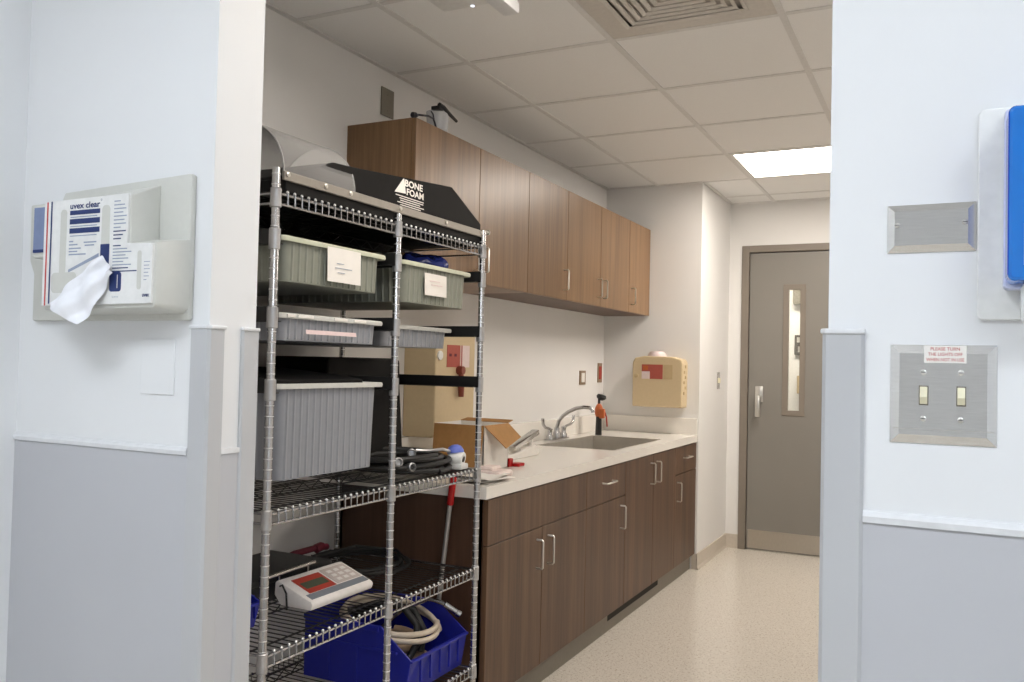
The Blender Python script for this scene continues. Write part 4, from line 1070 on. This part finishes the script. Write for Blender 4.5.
# tissue pulled out of the slot
def fn(u, v):
    # from the slot (upper right) to the loose lower-left end
    a = Vector((-1.465, YF - 0.006, 1.490)); b = Vector((-1.615, YF - 0.012, 1.398)); c = Vector((-1.425, YF - 0.006, 1.455)); d2 = Vector((-1.500, YF - 0.025, 1.352))
    top = a.lerp(b, u); bot = c.lerp(d2, u)
    p = top.lerp(bot, v)
    p.y -= 0.012 * math.sin(PI * v) * (0.3 + u) + 0.005 * math.sin(9 * v + 4 * u) + 0.004 * math.sin(13 * u - 6 * v) + 0.004
    p.z += 0.004 * math.sin(7 * u) * v; p.x += 0.004 * math.sin(11 * v + 2 * u)
    return p
tag(link('tissue', M().grid(fn, 22, 18), TISSUE, smooth=True), 'crumpled white tissue hanging out of the wipe box on left wall', 'tissue')
m = M().box(-1.455, -1.361, YN - 0.0025, YN, 1.221, 1.331, 0.001)
tag(link('blank_plate', m, PAINT2), 'white painted blank plate under the wipe holder on left wall', 'wall plate')

# ------------------------------------------------------------------ near wall, right: plates and dispenser
def steel_plate(m, x0, x1, z0, z1, t=0.007, b=0.009):
    """pillowed stainless plate: sloped border"""
    y = YN
    m.box(x0, x1, y - 0.0015, y, z0, z1)
    A = [(x0, y - 0.0015, z0), (x1, y - 0.0015, z0), (x1, y - 0.0015, z1), (x0, y - 0.0015, z1)]
    B = [(x0 + b, y - t, z0 + b), (x1 - b, y - t, z0 + b), (x1 - b, y - t, z1 - b), (x0 + b, y - t, z1 - b)]
    m.quad(*B)
    for i in range(4): j = (i + 1) % 4; m.quad(A[i], A[j], B[j], B[i])
def screw(parent, x, z, y, r=0.0035):
    m = M().use(NICKEL).lathe([(r, 0), (r, 0.0006), (r * 0.6, 0.0014), (0, 0.0015)], (x, y, z), (0, -1, 0), 14)
    m.use(BLACK).box(x - r * 0.8, x + r * 0.8, y - 0.0017, y - 0.0013, z - 0.0004, z + 0.0004, mtx=None)
    return link('screw', m, None, parent)
bp_ = thing('blank_plate', 'small stainless blank cover plate on right wall above the switches', 'wall plate', (-0.02, YN, 1.454))
m = M(); steel_plate(m, -0.0715, 0.031, 1.4535, 1.5155)
link('plate', m, STEEL, bp_)
screw(bp_, -0.0595, 1.489, YN - 0.007); screw(bp_, 0.0185, 1.4895, YN - 0.007)

sw = thing('switch_plate', 'large stainless plate with two ivory light switches and red printed sticker', 'switch', (-0.005, YN, 1.209))
m = M(); steel_plate(m, -0.066, 0.0555, 1.2085, 1.3345, 0.007, 0.011)
link('plate', m, STEEL, sw)
link('scratch_line', M().box(-0.063, 0.0525, YN - 0.00715, YN - 0.0069, 1.2268, 1.2274), NICKEL, sw)
for x in (-0.0265, 0.0160):
    tg = M().use(PLATEG); tg.box(x - 0.0055, x + 0.0055, YN - 0.0073, YN - 0.0068, 1.2575, 1.2825)
    tg.use(CREAMSW); tg.prism([(YN - 0.007, 1.259), (YN - 0.012, 1.2595), (YN - 0.0175, 1.268), (YN - 0.013, 1.2755), (YN - 0.0085, 1.281), (YN - 0.007, 1.281)], 'X', x - 0.0043, x + 0.0043, bev=0.0008)
    link('toggle', tg, None, sw)
    screw(sw, x - 0.0005, 1.2995, YN - 0.007); screw(sw, x - 0.0005, 1.2405, YN - 0.007)
st = link('sticker', M().box(-0.0265, 0.0215, YN - 0.0078, YN - 0.0069, 1.3115, 1.3335), PAPER, sw, label='white sticker with red lettering')
m = M()
for txt, w, z in (('PLEASE TURN', 0.033, 1.3273), ('THE LIGHTS OFF', 0.039, 1.3205), ('WHEN NOT IN USE', 0.043, 1.3137)):
    m.text(txt, w, 0.0042, (-0.0025 - w / 2, YN - 0.0079, z), '-Y', 0.01)
link('lettering', m, RED, st)

gd = thing('glove_dispenser', 'white wall dispenser with translucent blue cover at right edge', 'dispenser', (0.11, YN, 1.366))
def rrect(x0, x1, z0, z1, r):
    pts = []
    for cx, cz, a0 in ((x1 - r, z1 - r, 0), (x0 + r, z1 - r, PI / 2), (x0 + r, z0 + r, PI), (x1 - r, z0 + r, 1.5 * PI)):
        for k in range(7): pts.append((cx + r * math.cos(a0 + k * PI / 12), cz + r * math.sin(a0 + k * PI / 12)))
    return pts
link('back_plate', M().prism(rrect(0.0325, 0.20, 1.366, 1.630, 0.008), 'Y', YN - 0.006, YN, bev=0.0015), OFFW, gd)
link('base_tray', M().prism(rrect(0.0600, 0.185, 1.402, 1.622, 0.006), 'Y', YN - 0.028, YN - 0.006, bev=0.002), LILAC, gd)
m = M().use(BLUECOV); m.prism(rrect(0.0620, 0.182, 1.4080, 1.6130, 0.008), 'Y', YN - 0.075, YN - 0.026, bev=0.004)
m.use(BLUED); m.box(0.0615, 0.0635, YN - 0.073, YN - 0.03, 1.415, 1.606)
link('cover', m, None, gd)
link('nozzle', M().box(0.078, 0.15, YN - 0.06, YN - 0.02, 1.36, 1.408, 0.006), OFFW, gd)
link('hand_strap', M().box(0.078, 0.168, YN - 0.0775, YN - 0.0745, 1.425, 1.475, 0.001), LILAC, gd)

# ------------------------------------------------------------------ world and view
w = bpy.data.worlds.new('world'); scene.world = w; w.use_nodes = True
bgn = w.node_tree.nodes['Background']; bgn.inputs['Color'].default_value = (0.5, 0.5, 0.5, 1); bgn.inputs['Strength'].default_value = 0.02
vs = scene.view_settings
vs.view_transform = 'Standard'; vs.look = 'None'; vs.gamma = 1.0; vs.exposure = 0.0
try: vs.use_curve_mapping = False
except Exception: pass
scene.display_settings.display_device = 'sRGB'
